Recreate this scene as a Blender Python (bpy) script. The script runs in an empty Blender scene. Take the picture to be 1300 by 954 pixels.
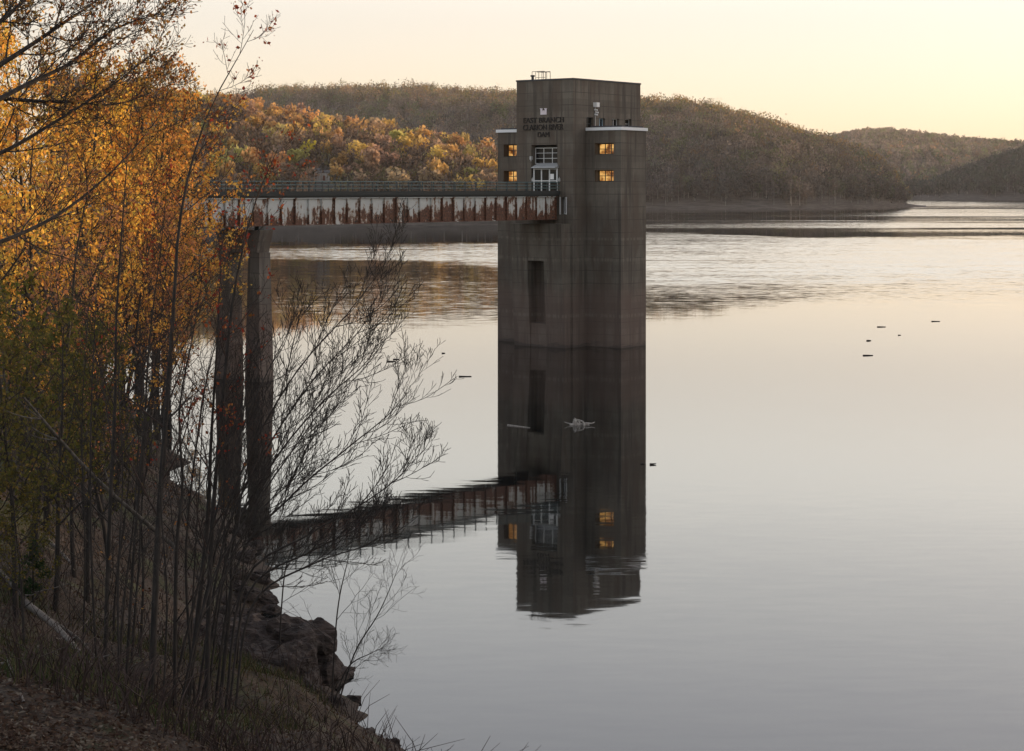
import bpy, math, random
import numpy as np
from math import radians as Rd

# ------------------------------------------------------------------ camera, light, exposure
F, PX, PY, EYE = 2400.0, 650.0, 239.0, 15.6      # focal length in photo pixels, principal point, eye height
S = bpy.context.scene
COL = S.collection
cam = bpy.data.cameras.new("camera"); cam_o = bpy.data.objects.new("camera", cam); COL.objects.link(cam_o)
cam_o.location = (0, 0, EYE); cam_o.rotation_euler = (Rd(90), 0, 0)
cam.sensor_width = 36.0; cam.lens = 36.0 * F / 1300.0
cam.shift_y = -(477.0 - PY) / 1300.0
cam.clip_start = 0.5; cam.clip_end = 30000
S.camera = cam_o

SUN_AZ, SUN_EL = 62.0, 5.0
world = bpy.data.worlds.new("World"); S.world = world; world.use_nodes = True
nt = world.node_tree; nt.nodes.clear()
sky = nt.nodes.new("ShaderNodeTexSky"); sky.sky_type = 'NISHITA'; sky.sun_disc = False
sky.sun_elevation = Rd(SUN_EL); sky.sun_rotation = Rd(SUN_AZ)
sky.altitude = 400; sky.air_density = 1.0; sky.dust_density = 1.5; sky.ozone_density = 1.2
bg = nt.nodes.new("ShaderNodeBackground"); bg.inputs["Strength"].default_value = 0.13
wo = nt.nodes.new("ShaderNodeOutputWorld")
# the sky as a camera that holds detail in bright skies records it: compressed contrast, softer colour
ga = nt.nodes.new("ShaderNodeGamma"); ga.inputs[1].default_value = 0.40
hs = nt.nodes.new("ShaderNodeHueSaturation"); hs.inputs["Saturation"].default_value = 0.95; hs.inputs["Value"].default_value = 4.75
nt.links.new(sky.outputs[0], ga.inputs[0]); nt.links.new(ga.outputs[0], hs.inputs["Color"])
tn = nt.nodes.new("ShaderNodeMix"); tn.data_type = 'RGBA'; tn.blend_type = 'MULTIPLY'; tn.inputs[0].default_value = 1.0; tn.inputs[7].default_value = (0.905, 0.800, 0.795, 1)
tc_ = nt.nodes.new("ShaderNodeTexCoord"); sx_ = nt.nodes.new("ShaderNodeSeparateXYZ"); cr = nt.nodes.new("ShaderNodeValToRGB")   # the clear band above the hazy horizon is brighter
cr.color_ramp.interpolation = 'EASE'; el = cr.color_ramp.elements
el[0].position = .085; el[0].color = (.5, .5, .5, 1); el[1].position = .165; el[1].color = (.755, .765, .735, 1)
for p_, v_ in ((.34, .73), (.65, .42), (1.0, .36)): e_ = el.new(p_); e_.color = (v_, v_ * 1.01, v_ * 1.02, 1)
mu = nt.nodes.new("ShaderNodeMix"); mu.data_type = 'RGBA'; mu.blend_type = 'MULTIPLY'; mu.inputs[0].default_value = 1.0
sc2 = nt.nodes.new("ShaderNodeMix"); sc2.data_type = 'RGBA'; sc2.blend_type = 'ADD'; sc2.inputs[0].default_value = 1.0
nt.links.new(tc_.outputs["Generated"], sx_.inputs[0]); nt.links.new(sx_.outputs[2], cr.inputs[0])
nt.links.new(hs.outputs[0], tn.inputs[6]); nt.links.new(tn.outputs[2], mu.inputs[6]); nt.links.new(cr.outputs[0], mu.inputs[7])
nt.links.new(mu.outputs[2], sc2.inputs[6]); nt.links.new(mu.outputs[2], sc2.inputs[7]); nt.links.new(sc2.outputs[2], bg.inputs[0]); nt.links.new(bg.outputs[0], wo.inputs[0])

sl = bpy.data.lights.new("sun", 'SUN'); sl.energy = 5.0; sl.angle = Rd(0.5); sl.color = (1.0, 0.66, 0.36)
so = bpy.data.objects.new("sun", sl); COL.objects.link(so)
so.location = (300, 300, 200)
so.rotation_euler = (Rd(90 - SUN_EL), 0, Rd(180 - SUN_AZ))

S.view_settings.view_transform = 'Standard'; S.view_settings.look = 'None'
S.view_settings.gamma = 1.0; S.view_settings.use_curve_mapping = False
S.view_settings.exposure = 0.30
S.render.engine = 'CYCLES'
S.cycles.use_denoising = True
S.cycles.max_bounces = 6; S.cycles.diffuse_bounces = 3; S.cycles.glossy_bounces = 3
S.cycles.transmission_bounces = 3; S.cycles.transparent_max_bounces = 4; S.cycles.volume_bounces = 0
S.cycles.sample_clamp_indirect = 6.0; S.cycles.caustics_reflective = False; S.cycles.caustics_refractive = False

# ------------------------------------------------------------------ helpers
def W(x, y, Y):                       # a point seen at photo pixel (x, y), Y metres ahead
    return np.array([(x - PX) / F * Y, Y, EYE + (PY - y) / F * Y])
def on_water(x, y):
    Y = EYE * F / (y - PY)
    return np.array([(x - PX) / F * Y, Y, 0.0])

def tag(o, label=None, cat=None, group=None, kind=None):
    if label: o["label"] = label
    if cat: o["category"] = cat
    if group: o["group"] = group
    if kind: o["kind"] = kind
    return o

def link(name, me, parent=None):
    o = bpy.data.objects.new(name, me); COL.objects.link(o)
    if parent: o.parent = parent
    return o

def empty(name, loc=(0, 0, 0), rz=0.0):
    o = bpy.data.objects.new(name, None); COL.objects.link(o)
    o.location = loc; o.rotation_euler = (0, 0, rz); o.empty_display_size = 0.5
    return o

def quads(name, V, Q, mats, mi=None, tint=None, smooth=False):
    V = np.asarray(V, dtype=np.float32); Q = np.asarray(Q, dtype=np.int32)
    me = bpy.data.meshes.new(name)
    me.vertices.add(len(V)); me.vertices.foreach_set("co", V.ravel())
    me.loops.add(Q.size); me.loops.foreach_set("vertex_index", Q.ravel())
    n = len(Q)
    me.polygons.add(n); me.polygons.foreach_set("loop_start", np.arange(0, 4 * n, 4, dtype=np.int32))
    if mi is not None: me.polygons.foreach_set("material_index", np.asarray(mi, dtype=np.int32))
    me.polygons.foreach_set("use_smooth", np.full(n, bool(smooth)))
    for m in (mats if isinstance(mats, (list, tuple)) else [mats]): me.materials.append(m)
    if tint is not None:
        a = me.attributes.new("tint", 'FLOAT_COLOR', 'FACE')
        a.data.foreach_set("color", np.concatenate([tint, np.ones((n, 1))], 1).astype(np.float32).ravel())
    me.update(calc_edges=True); me.validate()
    return me

class MB:                              # collects polygons for ONE mesh
    def __init__(s): s.v = []; s.f = []; s.m = []
    def poly(s, pts, m=0):
        i = len(s.v); s.v += [tuple(map(float, p)) for p in pts]; s.f.append(tuple(range(i, i + len(pts)))); s.m.append(m)
    def hexa(s, b, t, m=0):            # bottom and top rings (counter-clockwise)
        i = len(s.v); n = len(b); s.v += [tuple(map(float, p)) for p in list(b) + list(t)]
        s.f.append(tuple(range(i + n - 1, i - 1, -1))); s.f.append(tuple(range(i + n, i + 2 * n)))
        for k in range(n):
            j = (k + 1) % n; s.f.append((i + k, i + j, i + n + j, i + n + k))
        s.m += [m] * (n + 2)
    def box(s, x0, x1, y0, y1, z0, z1, m=0):
        s.hexa([(x0, y0, z0), (x1, y0, z0), (x1, y1, z0), (x0, y1, z0)], [(x0, y0, z1), (x1, y0, z1), (x1, y1, z1), (x0, y1, z1)], m)
    def bar(s, a, b, w, h=None, m=0, n=4):
        a = np.array(a, float); b = np.array(b, float); h = h or w
        t = b - a; t /= np.linalg.norm(t); r = np.array([0, 0, 1.]) if abs(t[2]) < .9 else np.array([1., 0, 0])
        u = np.cross(t, r); u /= np.linalg.norm(u); v = np.cross(t, u)
        if n == 4: o = [(-w / 2, -h / 2), (-w / 2, h / 2), (w / 2, h / 2), (w / 2, -h / 2)]
        else: o = [(w / 2 * math.cos(-k * 2 * math.pi / n), h / 2 * math.sin(-k * 2 * math.pi / n)) for k in range(n)]
        s.hexa([a + u * p + v * q for p, q in o], [b + u * p + v * q for p, q in o], m)
    def facade(s, O, U, H, N, Wd, Ht, holes, depth, m=0):
        """a wall in the plane O + U*a + H*b with real openings (a0,a1,b0,b1) whose reveals run inward along -N"""
        O, U, H, N = (np.array(k, float) for k in (O, U, H, N))
        xs = sorted({0, Wd, *[h[0] for h in holes], *[h[1] for h in holes]}); ys = sorted({0, Ht, *[h[2] for h in holes], *[h[3] for h in holes]})
        P = lambda a, b, d=0: O + U * a + H * b - N * d
        flip = np.dot(np.cross(U, H), N) < 0
        def add(pts): s.poly(pts[::-1] if flip else pts, m)
        for i in range(len(xs) - 1):
            for j in range(len(ys) - 1):
                a, b = (xs[i] + xs[i + 1]) / 2, (ys[j] + ys[j + 1]) / 2
                if any(h[0] < a < h[1] and h[2] < b < h[3] for h in holes): continue
                add([P(xs[i], ys[j]), P(xs[i + 1], ys[j]), P(xs[i + 1], ys[j + 1]), P(xs[i], ys[j + 1])])
        for a0, a1, b0, b1 in holes:
            d = depth
            add([P(a0, b0), P(a1, b0), P(a1, b0, d), P(a0, b0, d)]); add([P(a0, b1), P(a0, b1, d), P(a1, b1, d), P(a1, b1)])
            add([P(a0, b0), P(a0, b0, d), P(a0, b1, d), P(a0, b1)]); add([P(a1, b0), P(a1, b1), P(a1, b1, d), P(a1, b0, d)])
    def build(s, name, mats, parent=None, smooth=False):
        me = bpy.data.meshes.new(name); me.from_pydata(s.v, [], s.f)
        for m in (mats if isinstance(mats, (list, tuple)) else [mats]): me.materials.append(m)
        me.polygons.foreach_set("material_index", s.m)
        if smooth: me.polygons.foreach_set("use_smooth", [True] * len(s.f))
        me.update(); return link(name, me, parent)

# ------------------------------------------------------------------ materials
def mat(name, base=(.5, .5, .5), rough=.8, metallic=0.0):
    m = bpy.data.materials.new(name); m.use_nodes = True
    b = m.node_tree.nodes["Principled BSDF"]
    b.inputs["Base Color"].default_value = (*base, 1); b.inputs["Roughness"].default_value = rough; b.inputs["Metallic"].default_value = metallic
    return m, m.node_tree, b

class NT:                              # terse node wiring
    def __init__(s, t): s.t = t
    def n(s, kind, **kw):
        o = s.t.nodes.new("ShaderNode" + kind)
        for k, v in kw.items():
            if k in o.inputs: s.set(o.inputs[k], v)
            else: setattr(o, k, v)
        return o
    def set(s, inp, v):
        if isinstance(v, bpy.types.NodeSocket): s.t.links.new(v, inp)
        else: inp.default_value = v
    def math(s, op, a, b=0.0, clamp=False):
        o = s.t.nodes.new("ShaderNodeMath"); o.operation = op; o.use_clamp = clamp
        s.set(o.inputs[0], a); s.set(o.inputs[1], b); return o.outputs[0]
    def ramp(s, v, a, b):              # smooth 0..1 between a and b
        o = s.t.nodes.new("ShaderNodeMapRange"); o.interpolation_type = 'SMOOTHSTEP'
        s.set(o.inputs["Value"], v); s.set(o.inputs["From Min"], a); s.set(o.inputs["From Max"], b); return o.outputs[0]
    def mix(s, f, a, b):
        o = s.t.nodes.new("ShaderNodeMix"); o.data_type = 'RGBA'
        s.set(o.inputs[0], f)
        for i, c in ((6, a), (7, b)): s.set(o.inputs[i], c if isinstance(c, bpy.types.NodeSocket) else (*c, 1))
        return o.outputs[2]
    def coord(s, which="Object"): return s.n("TexCoord").outputs[which]
    def scale(s, v, sc):
        o = s.n("Mapping"); s.set(o.inputs["Vector"], v); o.inputs["Scale"].default_value = sc; return o.outputs[0]
    def noise(s, v, sc, detail=4.0, rough=.55):
        o = s.n("TexNoise"); s.set(o.inputs["Vector"], v); o.inputs["Scale"].default_value = sc
        o.inputs["Detail"].default_value = detail; o.inputs["Roughness"].default_value = rough; return o
    def sep(s, v): o = s.n("SeparateXYZ"); s.set(o.inputs[0], v); return o.outputs
    def bump(s, h, dist, strength=1.0):
        o = s.n("Bump"); s.set(o.inputs["Height"], h); o.inputs["Distance"].default_value = dist; o.inputs["Strength"].default_value = strength; return o.outputs[0]

def make_concrete(name, c1, c2, bands=True):
    m, t, b = mat(name, rough=.9); N = NT(t); co = N.coord(); xyz = N.sep(co)
    big = N.noise(co, .35, 5).outputs["Fac"]
    streak = N.noise(N.scale(co, (1.6, 1.6, .09)), 1.0, 6, .6).outputs["Fac"]
    c = N.mix(N.ramp(big, .3, .7), c1, c2)
    c = N.mix(N.math('MULTIPLY', N.ramp(streak, .47, .64), .85), c, tuple(k * .48 for k in c1))
    pale = N.noise(N.scale(co, (2.3, 2.3, .12)), 1.7, 5, .65).outputs["Fac"]
    c = N.mix(N.math('MULTIPLY', N.ramp(pale, .56, .70), .5), c, tuple(min(.6, k * 1.5) for k in c2))
    red = N.noise(N.scale(co, (.9, .9, .25)), .8, 4).outputs["Fac"]
    c = N.mix(N.math('MULTIPLY', N.ramp(red, .46, .62), .7), c, (c1[0] * .86, c1[1] * .74, c1[2] * .68))
    fine = N.noise(co, 9, 3).outputs["Fac"]
    c = N.mix(N.math('MULTIPLY', N.ramp(fine, .45, .75), .25), c, tuple(k * .62 for k in c2))
    if bands:                          # board lines of the pours; the stained band of changing water levels
        sz = N.math('MULTIPLY', xyz[2], 1 / 1.25)
        wn = N.n('TexWhiteNoise', noise_dimensions='1D'); t.links.new(N.math('FLOOR', N.math('ADD', sz, .5)), wn.inputs['W'])
        c = N.mix(N.math('MULTIPLY', wn.outputs['Value'], .38), c, tuple(k * .62 for k in c1))
        line = N.math('ABSOLUTE', N.math('SUBTRACT', N.math('FRACT', sz), .5))
        ln = N.math('MULTIPLY', N.ramp(line, .455, .495), N.ramp(big, .3, .6))
        c = N.mix(N.math('MULTIPLY', ln, .8), c, tuple(k * .45 for k in c1))
        zz = N.math('ADD', xyz[2], N.math('MULTIPLY', N.noise(N.scale(co, (.5, .5, 2.5)), 1, 4).outputs["Fac"], 1.6))
        c = N.mix(N.math('MULTIPLY', N.math('SUBTRACT', 1, N.ramp(zz, 5.4, 7.4)), .5), c, (.145, .098, .08))
        c = N.mix(N.math('MULTIPLY', N.math('SUBTRACT', 1, N.ramp(zz, .9, 1.25)), .55), c, (.035, .032, .028))
        for z0, th in ((3.1, .25), (8.6, .3), (10.6, .2)):   # lines left by long-held water levels
            d = N.math('ABSOLUTE', N.math('SUBTRACT', xyz[2], z0)); c = N.mix(N.math('MULTIPLY', N.math('MULTIPLY', N.ramp(pale, .42, .6), N.math('SUBTRACT', 1, N.ramp(d, th * .2, th))), .3), c, tuple(min(.5, k * 1.6) for k in c2))
    t.links.new(c, b.inputs["Base Color"])
    t.links.new(N.bump(N.noise(co, 6, 5).outputs["Fac"], .02, .6), b.inputs["Normal"])
    return m
M = {}
M['concrete'] = make_concrete("weathered_concrete", (.112, .094, .075), (.168, .148, .120))
M['pier'] = make_concrete("pier_concrete", (.115, .096, .08), (.165, .145, .122))
M['trim'] = mat("pale_roof_trim", (.78, .80, .82), .5)[0]
M['roofing'] = mat("dark_roofing", (.05, .05, .055), .8)[0]
M['dark_metal'] = mat("dark_green_metal", (.014, .024, .025), .5)[0]
M['rail'] = mat("weathered_rail_paint", (.09, .15, .155), .5)[0]
M['frame'] = mat("pale_window_frame", (.62, .63, .63), .5)[0]
M['blue_frame'] = mat("blue_grey_frame", (.30, .42, .50), .5)[0]
M['galv'] = mat("galvanised_steel", (.42, .43, .43), .45, .3)[0]
M['white'] = mat("white_plastic", (.8, .8, .8), .5)[0]
M['letter'] = mat("dark_bronze_letter", (.016, .013, .012), .7)[0]
M['castle'] = mat("pale_emblem", (.75, .68, .72), .5)[0]
M['deck'] = mat("dark_deck_edge", (.028, .032, .03), .85)[0]
m, t, b = mat("dark_window_glass", (.008, .009, .010), .2); b.inputs["Specular IOR Level"].default_value = .25; M['glass'] = m

def glow_glass():  # low sun shining through the wing rooms, put into the panes as emission
    m, t, b = mat("sunglow_emission_glass", (.05, .03, .015), .25); N = NT(t)
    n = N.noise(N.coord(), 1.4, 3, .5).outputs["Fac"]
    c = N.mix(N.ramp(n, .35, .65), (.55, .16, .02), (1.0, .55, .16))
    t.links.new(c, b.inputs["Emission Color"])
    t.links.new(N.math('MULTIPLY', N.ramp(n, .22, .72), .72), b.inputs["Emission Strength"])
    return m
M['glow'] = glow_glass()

def girder_paint():
    m, t, b = mat("rusted_white_paint", rough=.75); N = NT(t); co = N.coord(); z = N.sep(co)[2]
    st = N.noise(N.scale(co, (2.2, 2.2, .32)), 1.0, 7, .68).outputs["Fac"]
    bl = N.noise(co, .55, 4, .6).outputs["Fac"]
    low = N.math('SUBTRACT', 1.0, N.ramp(z, 12.45, 14.7))
    ds_ = N.math('ABSOLUTE', N.math('SUBTRACT', N.math('FRACT', N.math('ADD', N.math('DIVIDE', N.math('ADD', N.sep(co)[0], .55), 1.595), 100.5)), .5))
    seam = N.math('MULTIPLY', N.math('SUBTRACT', 1, N.ramp(ds_, .02, .16)), .15)
    near = N.math('MULTIPLY', N.ramp(N.sep(co)[0], -34, -4), .12)
    k = N.math('ADD', N.math('ADD', N.math('MULTIPLY', st, 1.15), near), N.math('ADD', N.math('ADD', N.math('SUBTRACT', N.math('MULTIPLY', N.noise(co, 3.5, 5, .75).outputs["Fac"], .5), .25), N.math('MULTIPLY', bl, 1.0)), N.math('ADD', seam, N.math('MULTIPLY', low, .27))))
    paint = N.mix(N.noise(co, 2.2, 3).outputs["Fac"], (.40, .415, .40), (.55, .56, .54))
    rust = N.mix(N.ramp(N.noise(co, 5, 5, .7).outputs["Fac"], .35, .65), (.04, .017, .011), (.15, .060, .030))
    stain = N.mix(N.ramp(k, 1.17, 1.28), paint, (.30, .22, .155))
    t.links.new(N.mix(N.ramp(k, 1.245, 1.30), stain, rust), b.inputs["Base Color"])
    return m
M['girder'] = girder_paint()

def leaf_mat(name, c, var=.25, transl=.55, use_tint=False, obj_color=False, rough=.75):
    m = bpy.data.materials.new(name); m.use_nodes = True; t = m.node_tree; N = NT(t)
    b = t.nodes["Principled BSDF"]; b.inputs["Roughness"].default_value = rough; b.inputs["Specular IOR Level"].default_value = .2
    if use_tint:
        a = N.n("Attribute", attribute_name="tint"); col = a.outputs["Color"]
        if obj_color:
            oi = N.n("ObjectInfo"); mx = N.n("Mix", data_type='RGBA', blend_type='MULTIPLY'); mx.inputs[0].default_value = 1
            t.links.new(col, mx.inputs[6]); t.links.new(oi.outputs["Color"], mx.inputs[7]); col = mx.outputs[2]
    else:
        n = N.noise(N.coord(), 1.3, 2).outputs["Fac"]
        col = N.mix(N.ramp(n, .3, .7), tuple(k * (1 - var) for k in c), tuple(min(1, k * (1 + var)) for k in c))
    t.links.new(col, b.inputs["Base Color"])
    if transl:
        tr = N.n("BsdfTranslucent"); t.links.new(col, tr.inputs[0])
        ms = N.n("MixShader"); ms.inputs[0].default_value = transl
        t.links.new(b.outputs[0], ms.inputs[1]); t.links.new(tr.outputs[0], ms.inputs[2])
        t.links.new(ms.outputs[0], t.nodes["Material Output"].inputs[0])
    return m
M['forest'] = leaf_mat("woodland_canopy", (0, 0, 0), transl=.3, use_tint=True)
M['tree_tint'] = leaf_mat("tree_leaves", (0, 0, 0), transl=.5, use_tint=True, obj_color=True)
def bark(name, c1, c2):
    m, t, b = mat(name, rough=.9); N = NT(t); co = N.coord()
    n = N.noise(N.scale(co, (6, 6, 1.2)), 2, 4).outputs["Fac"]
    t.links.new(N.mix(N.ramp(n, .35, .7), c1, c2), b.inputs["Base Color"]); return m
M['bark'] = bark("dark_bark", (.014, .011, .009), (.040, .032, .027))
M['greybark'] = bark("grey_bark", (.10, .09, .08), (.19, .175, .155))
M['redtwig'] = bark("reddish_twig_bark", (.03, .018, .014), (.06, .036, .028))
M['palewood'] = bark("sun_bleached_drift_wood", (.24, .215, .19), (.46, .43, .39))
M['snagbark'] = bark("old_dead_bark", (.05, .043, .037), (.13, .115, .10))
M['deadwood'] = bark("bleached_dead_wood", (.09, .076, .064), (.21, .185, .16))

# ------------------------------------------------------------------ water
def water_mat():
    m, t, b = mat("lake_water", (.006, .008, .008), .02); N = NT(t)
    b.inputs["IOR"].default_value = 1.333
    co = N.coord(); xyz = N.sep(co); Y = xyz[1]
    # patches ruffled by the breeze, and calm lanes between them
    b.inputs["IOR"].default_value = 1.65
    warp = N.math('MULTIPLY', N.math('SUBTRACT', N.noise(N.scale(co, (.010, .008, 1)), 1, 5, .6).outputs["Fac"], .5), 190)
    Yw = N.math('ADD', Y, warp)
    lo = N.math('ADD', 345, N.math('MULTIPLY', N.ramp(xyz[0], -12, 22), -85))
    lane = N.math('MULTIPLY', N.ramp(Yw, lo, N.math('ADD', lo, 90)), N.math('SUBTRACT', 1, N.ramp(N.math('SUBTRACT', Yw, N.math('SUBTRACT', N.math('MULTIPLY', N.ramp(xyz[0], -5, 20), 150), N.math('MULTIPLY', N.ramp(xyz[0], 55, 95), 90))), 500, 545)))
    fr = N.noise(N.scale(co, (.0022, .012, 1)), 1, 4, .6).outputs["Fac"]
    far = N.math('MULTIPLY', N.ramp(fr, .42, .56), N.math('MULTIPLY', N.ramp(Y, 640, 760), N.ramp(xyz[0], -60, 60)))
    far = N.math('MAXIMUM', far, N.ramp(Y, 1450, 1800))
    streak = N.ramp(N.noise(N.scale(co, (.012, .09, 1)), 1, 4, .6).outputs["Fac"], .30, .62)
    ruf = N.math('MULTIPLY', N.math('MAXIMUM', lane, far), N.math('ADD', .62, N.math('MULTIPLY', streak, .38)))
    mid = N.math('MULTIPLY', N.math('SUBTRACT', 1, N.ramp(Yw, 330, 400)), N.ramp(Yw, 215, 280))
    pat = N.math('ADD', .45, N.math('MULTIPLY', N.ramp(N.noise(N.scale(co, (.018, .05, 1)), 1, 4, .6).outputs["Fac"], .38, .66), 1.5))
    amp = N.math('ADD', N.math('ADD', N.math('MULTIPLY', .0065, pat), N.math('MULTIPLY', N.math('SUBTRACT', 1, N.ramp(Y, 85, 125)), .011)), N.math('ADD', N.math('MULTIPLY', ruf, .165), N.math('ADD', N.math('MULTIPLY', mid, .085), N.math('MULTIPLY', N.ramp(Y, 480, 560), .03))))
    n1 = N.noise(N.scale(co, (.5, 1.9, 1)), 1.0, 3, .6).outputs["Color"]
    n2 = N.noise(N.scale(co, (.07, .30, 1)), 1.0, 2, .5).outputs["Color"]
    s1 = N.sep(n1); s2 = N.sep(n2)
    def slope(i, k, bias=0.0):
        a = N.math('SUBTRACT', s1[i], .5); c = N.math('SUBTRACT', s2[i], .5)
        w = N.math('ADD', a, N.math('MULTIPLY', c, .28))
        base = N.math('MULTIPLY', w, N.math('MULTIPLY', amp, k))
        return N.math('SUBTRACT', base, N.math('MULTIPLY', ruf, bias)) if bias else base
    SL = slope(1, 1.0, .034)
    cb = N.n("CombineXYZ"); t.links.new(slope(0, .5), cb.inputs[0]); t.links.new(SL, cb.inputs[1]); cb.inputs[2].default_value = 1
    nm = N.n("VectorMath", operation='NORMALIZE'); t.links.new(cb.outputs[0], nm.inputs[0])
    fr_ = N.n("Fresnel"); fr_.inputs["IOR"].default_value = 1.38; t.links.new(nm.outputs[0], fr_.inputs["Normal"])
    gl = N.n("BsdfGlossy"); gl.inputs["Roughness"].default_value = .03; t.links.new(nm.outputs[0], gl.inputs["Normal"])
    df = N.n("BsdfDiffuse"); df.inputs["Color"].default_value = (.008, .010, .010, 1)
    ms = N.n("MixShader"); t.links.new(N.math('MULTIPLY', fr_.outputs[0], 1.38, True), ms.inputs[0]); t.links.new(df.outputs[0], ms.inputs[1]); t.links.new(gl.outputs[0], ms.inputs[2])
    t.links.new(ms.outputs[0], t.nodes["Material Output"].inputs["Surface"])
    return m
M['water'] = water_mat()
wb = MB(); wb.poly([(-9000, -60, 0), (9000, -60, 0), (9000, 14000, 0), (-9000, 14000, 0)])
tag(wb.build("lake_water", M['water']), kind='structure')

# ------------------------------------------------------------------ near bank terrain
SHORE = np.array([(200, 5), (60, 24), (30, 30), (6, 37), (-1, 46), (-3.6, 53), (-5.4, 58), (-7.4, 64), (-9.4, 72), (-15, 93), (-27, 133), (-38, 165), (-56, 215), (-95, 300), (-190, 420), (-330, 560), (-600, 700)], float)
_sn = np.random.default_rng(5)
def vnoise(x, y, seed=0):              # smooth value noise, numpy
    def h(i, j):
        n = (i.astype(np.int64) * 374761393 + j.astype(np.int64) * 668265263 + seed * 974634777) & 0x7fffffff
        n = ((n ^ (n >> 13)) * 1274126177) & 0x7fffffff
        return ((n ^ (n >> 16)) & 0xffff) / 65535.0
    xi, yi = np.floor(x), np.floor(y); fx, fy = x - xi, y - yi
    fx, fy = fx * fx * (3 - 2 * fx), fy * fy * (3 - 2 * fy)
    a, b_, c, d = h(xi, yi), h(xi + 1, yi), h(xi, yi + 1), h(xi + 1, yi + 1)
    return (a * (1 - fx) + b_ * fx) * (1 - fy) + (c * (1 - fx) + d * fx) * fy
def shore_dist(X, Y):                  # signed: positive on land
    X, Y = np.asarray(X, float), np.asarray(Y, float); best = np.full(X.shape, 1e9); sign = np.ones(X.shape)
    for (x0, y0), (x1, y1) in zip(SHORE[:-1], SHORE[1:]):
        dx, dy = x1 - x0, y1 - y0; L2 = dx * dx + dy * dy
        t = np.clip(((X - x0) * dx + (Y - y0) * dy) / L2, 0, 1)
        d = np.hypot(X - x0 - t * dx, Y - y0 - t * dy); s = np.where(dx * (Y - y0) - dy * (X - x0) > 0, 1.0, -1.0)
        upd = d < best - 1e-9; best = np.where(upd, d, best); sign = np.where(upd, s, sign)
    return best * sign
def bank_h(X, Y):
    X, Y = np.asarray(X, float), np.asarray(Y, float)
    d = shore_dist(X, Y)
    d = d + np.clip(1.5 - np.abs(d) / 12, 0, 1) * (2.6 * (vnoise(X / 4.5, Y / 4.5, 21) - .5) + 1.1 * (vnoise(X / 1.4, Y / 1.4, 22) - .5) + .4 * (vnoise(X / .5, Y / .5, 23) - .5))
    h = np.where(d > 0, 14.0 * np.tanh(d * .56 / 14.0), d * .5)
    b = np.clip(d / 6, 0, 1)
    h = h + b * (1.1 * (vnoise(X / 7, Y / 7, 1) - .5) + .5 * (vnoise(X / 2.1, Y / 2.1, 2) - .5) + .16 * (vnoise(X / .7, Y / .7, 3) - .5))
    return np.clip(h, -6, 30)
def bank_z(x, y): return float(bank_h(np.array([x]), np.array([y]))[0])

def soil_mat():
    m, t, b = mat("leaf_strewn_soil", rough=1.0); N = NT(t); co = N.coord()
    n1 = N.noise(co, .5, 5).outputs["Fac"]; n2 = N.noise(co, 7, 5, .7).outputs["Fac"]; n3 = N.noise(co, 22, 3).outputs["Fac"]
    c = N.mix(N.ramp(n2, .35, .65), (.025, .018, .013), (.062, .042, .028))
    c = N.mix(N.math('MULTIPLY', N.ramp(n3, .55, .7), .5), c, (.15, .11, .075))
    c = N.mix(N.math('MULTIPLY', N.ramp(n1, .52, .66), .6), c, (.06, .075, .025))
    t.links.new(c, b.inputs["Base Color"]); t.links.new(N.bump(n2, .08, .8), b.inputs["Normal"]); return m
M['soil'] = soil_mat()
def grid_mesh(name, xs, ys, hf, m, smooth=True):
    X, Y = np.meshgrid(xs, ys); Z = hf(X, Y); V = np.stack([X, Y, Z], -1).reshape(-1, 3); nx, ny = len(xs), len(ys)
    i = (np.arange(ny - 1)[:, None] * nx + np.arange(nx - 1)[None]).ravel()
    return quads(name, V, np.stack([i, i + 1, i + nx + 1, i + nx], 1), m, smooth=smooth)
xs = np.concatenate([np.arange(-620, -70, 12), np.arange(-70, -26, 1.5), np.arange(-26, 8, .4), np.arange(8, 70, 3), np.arange(70, 210, 20)])
ys = np.concatenate([np.arange(-40, 20, 2), np.arange(20, 75, .45), np.arange(75, 170, 1.2), np.arange(170, 720, 8)])
tag(link("bank_ground", grid_mesh("bank_ground", xs, ys, bank_h, M['soil'])), kind='structure')

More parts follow.
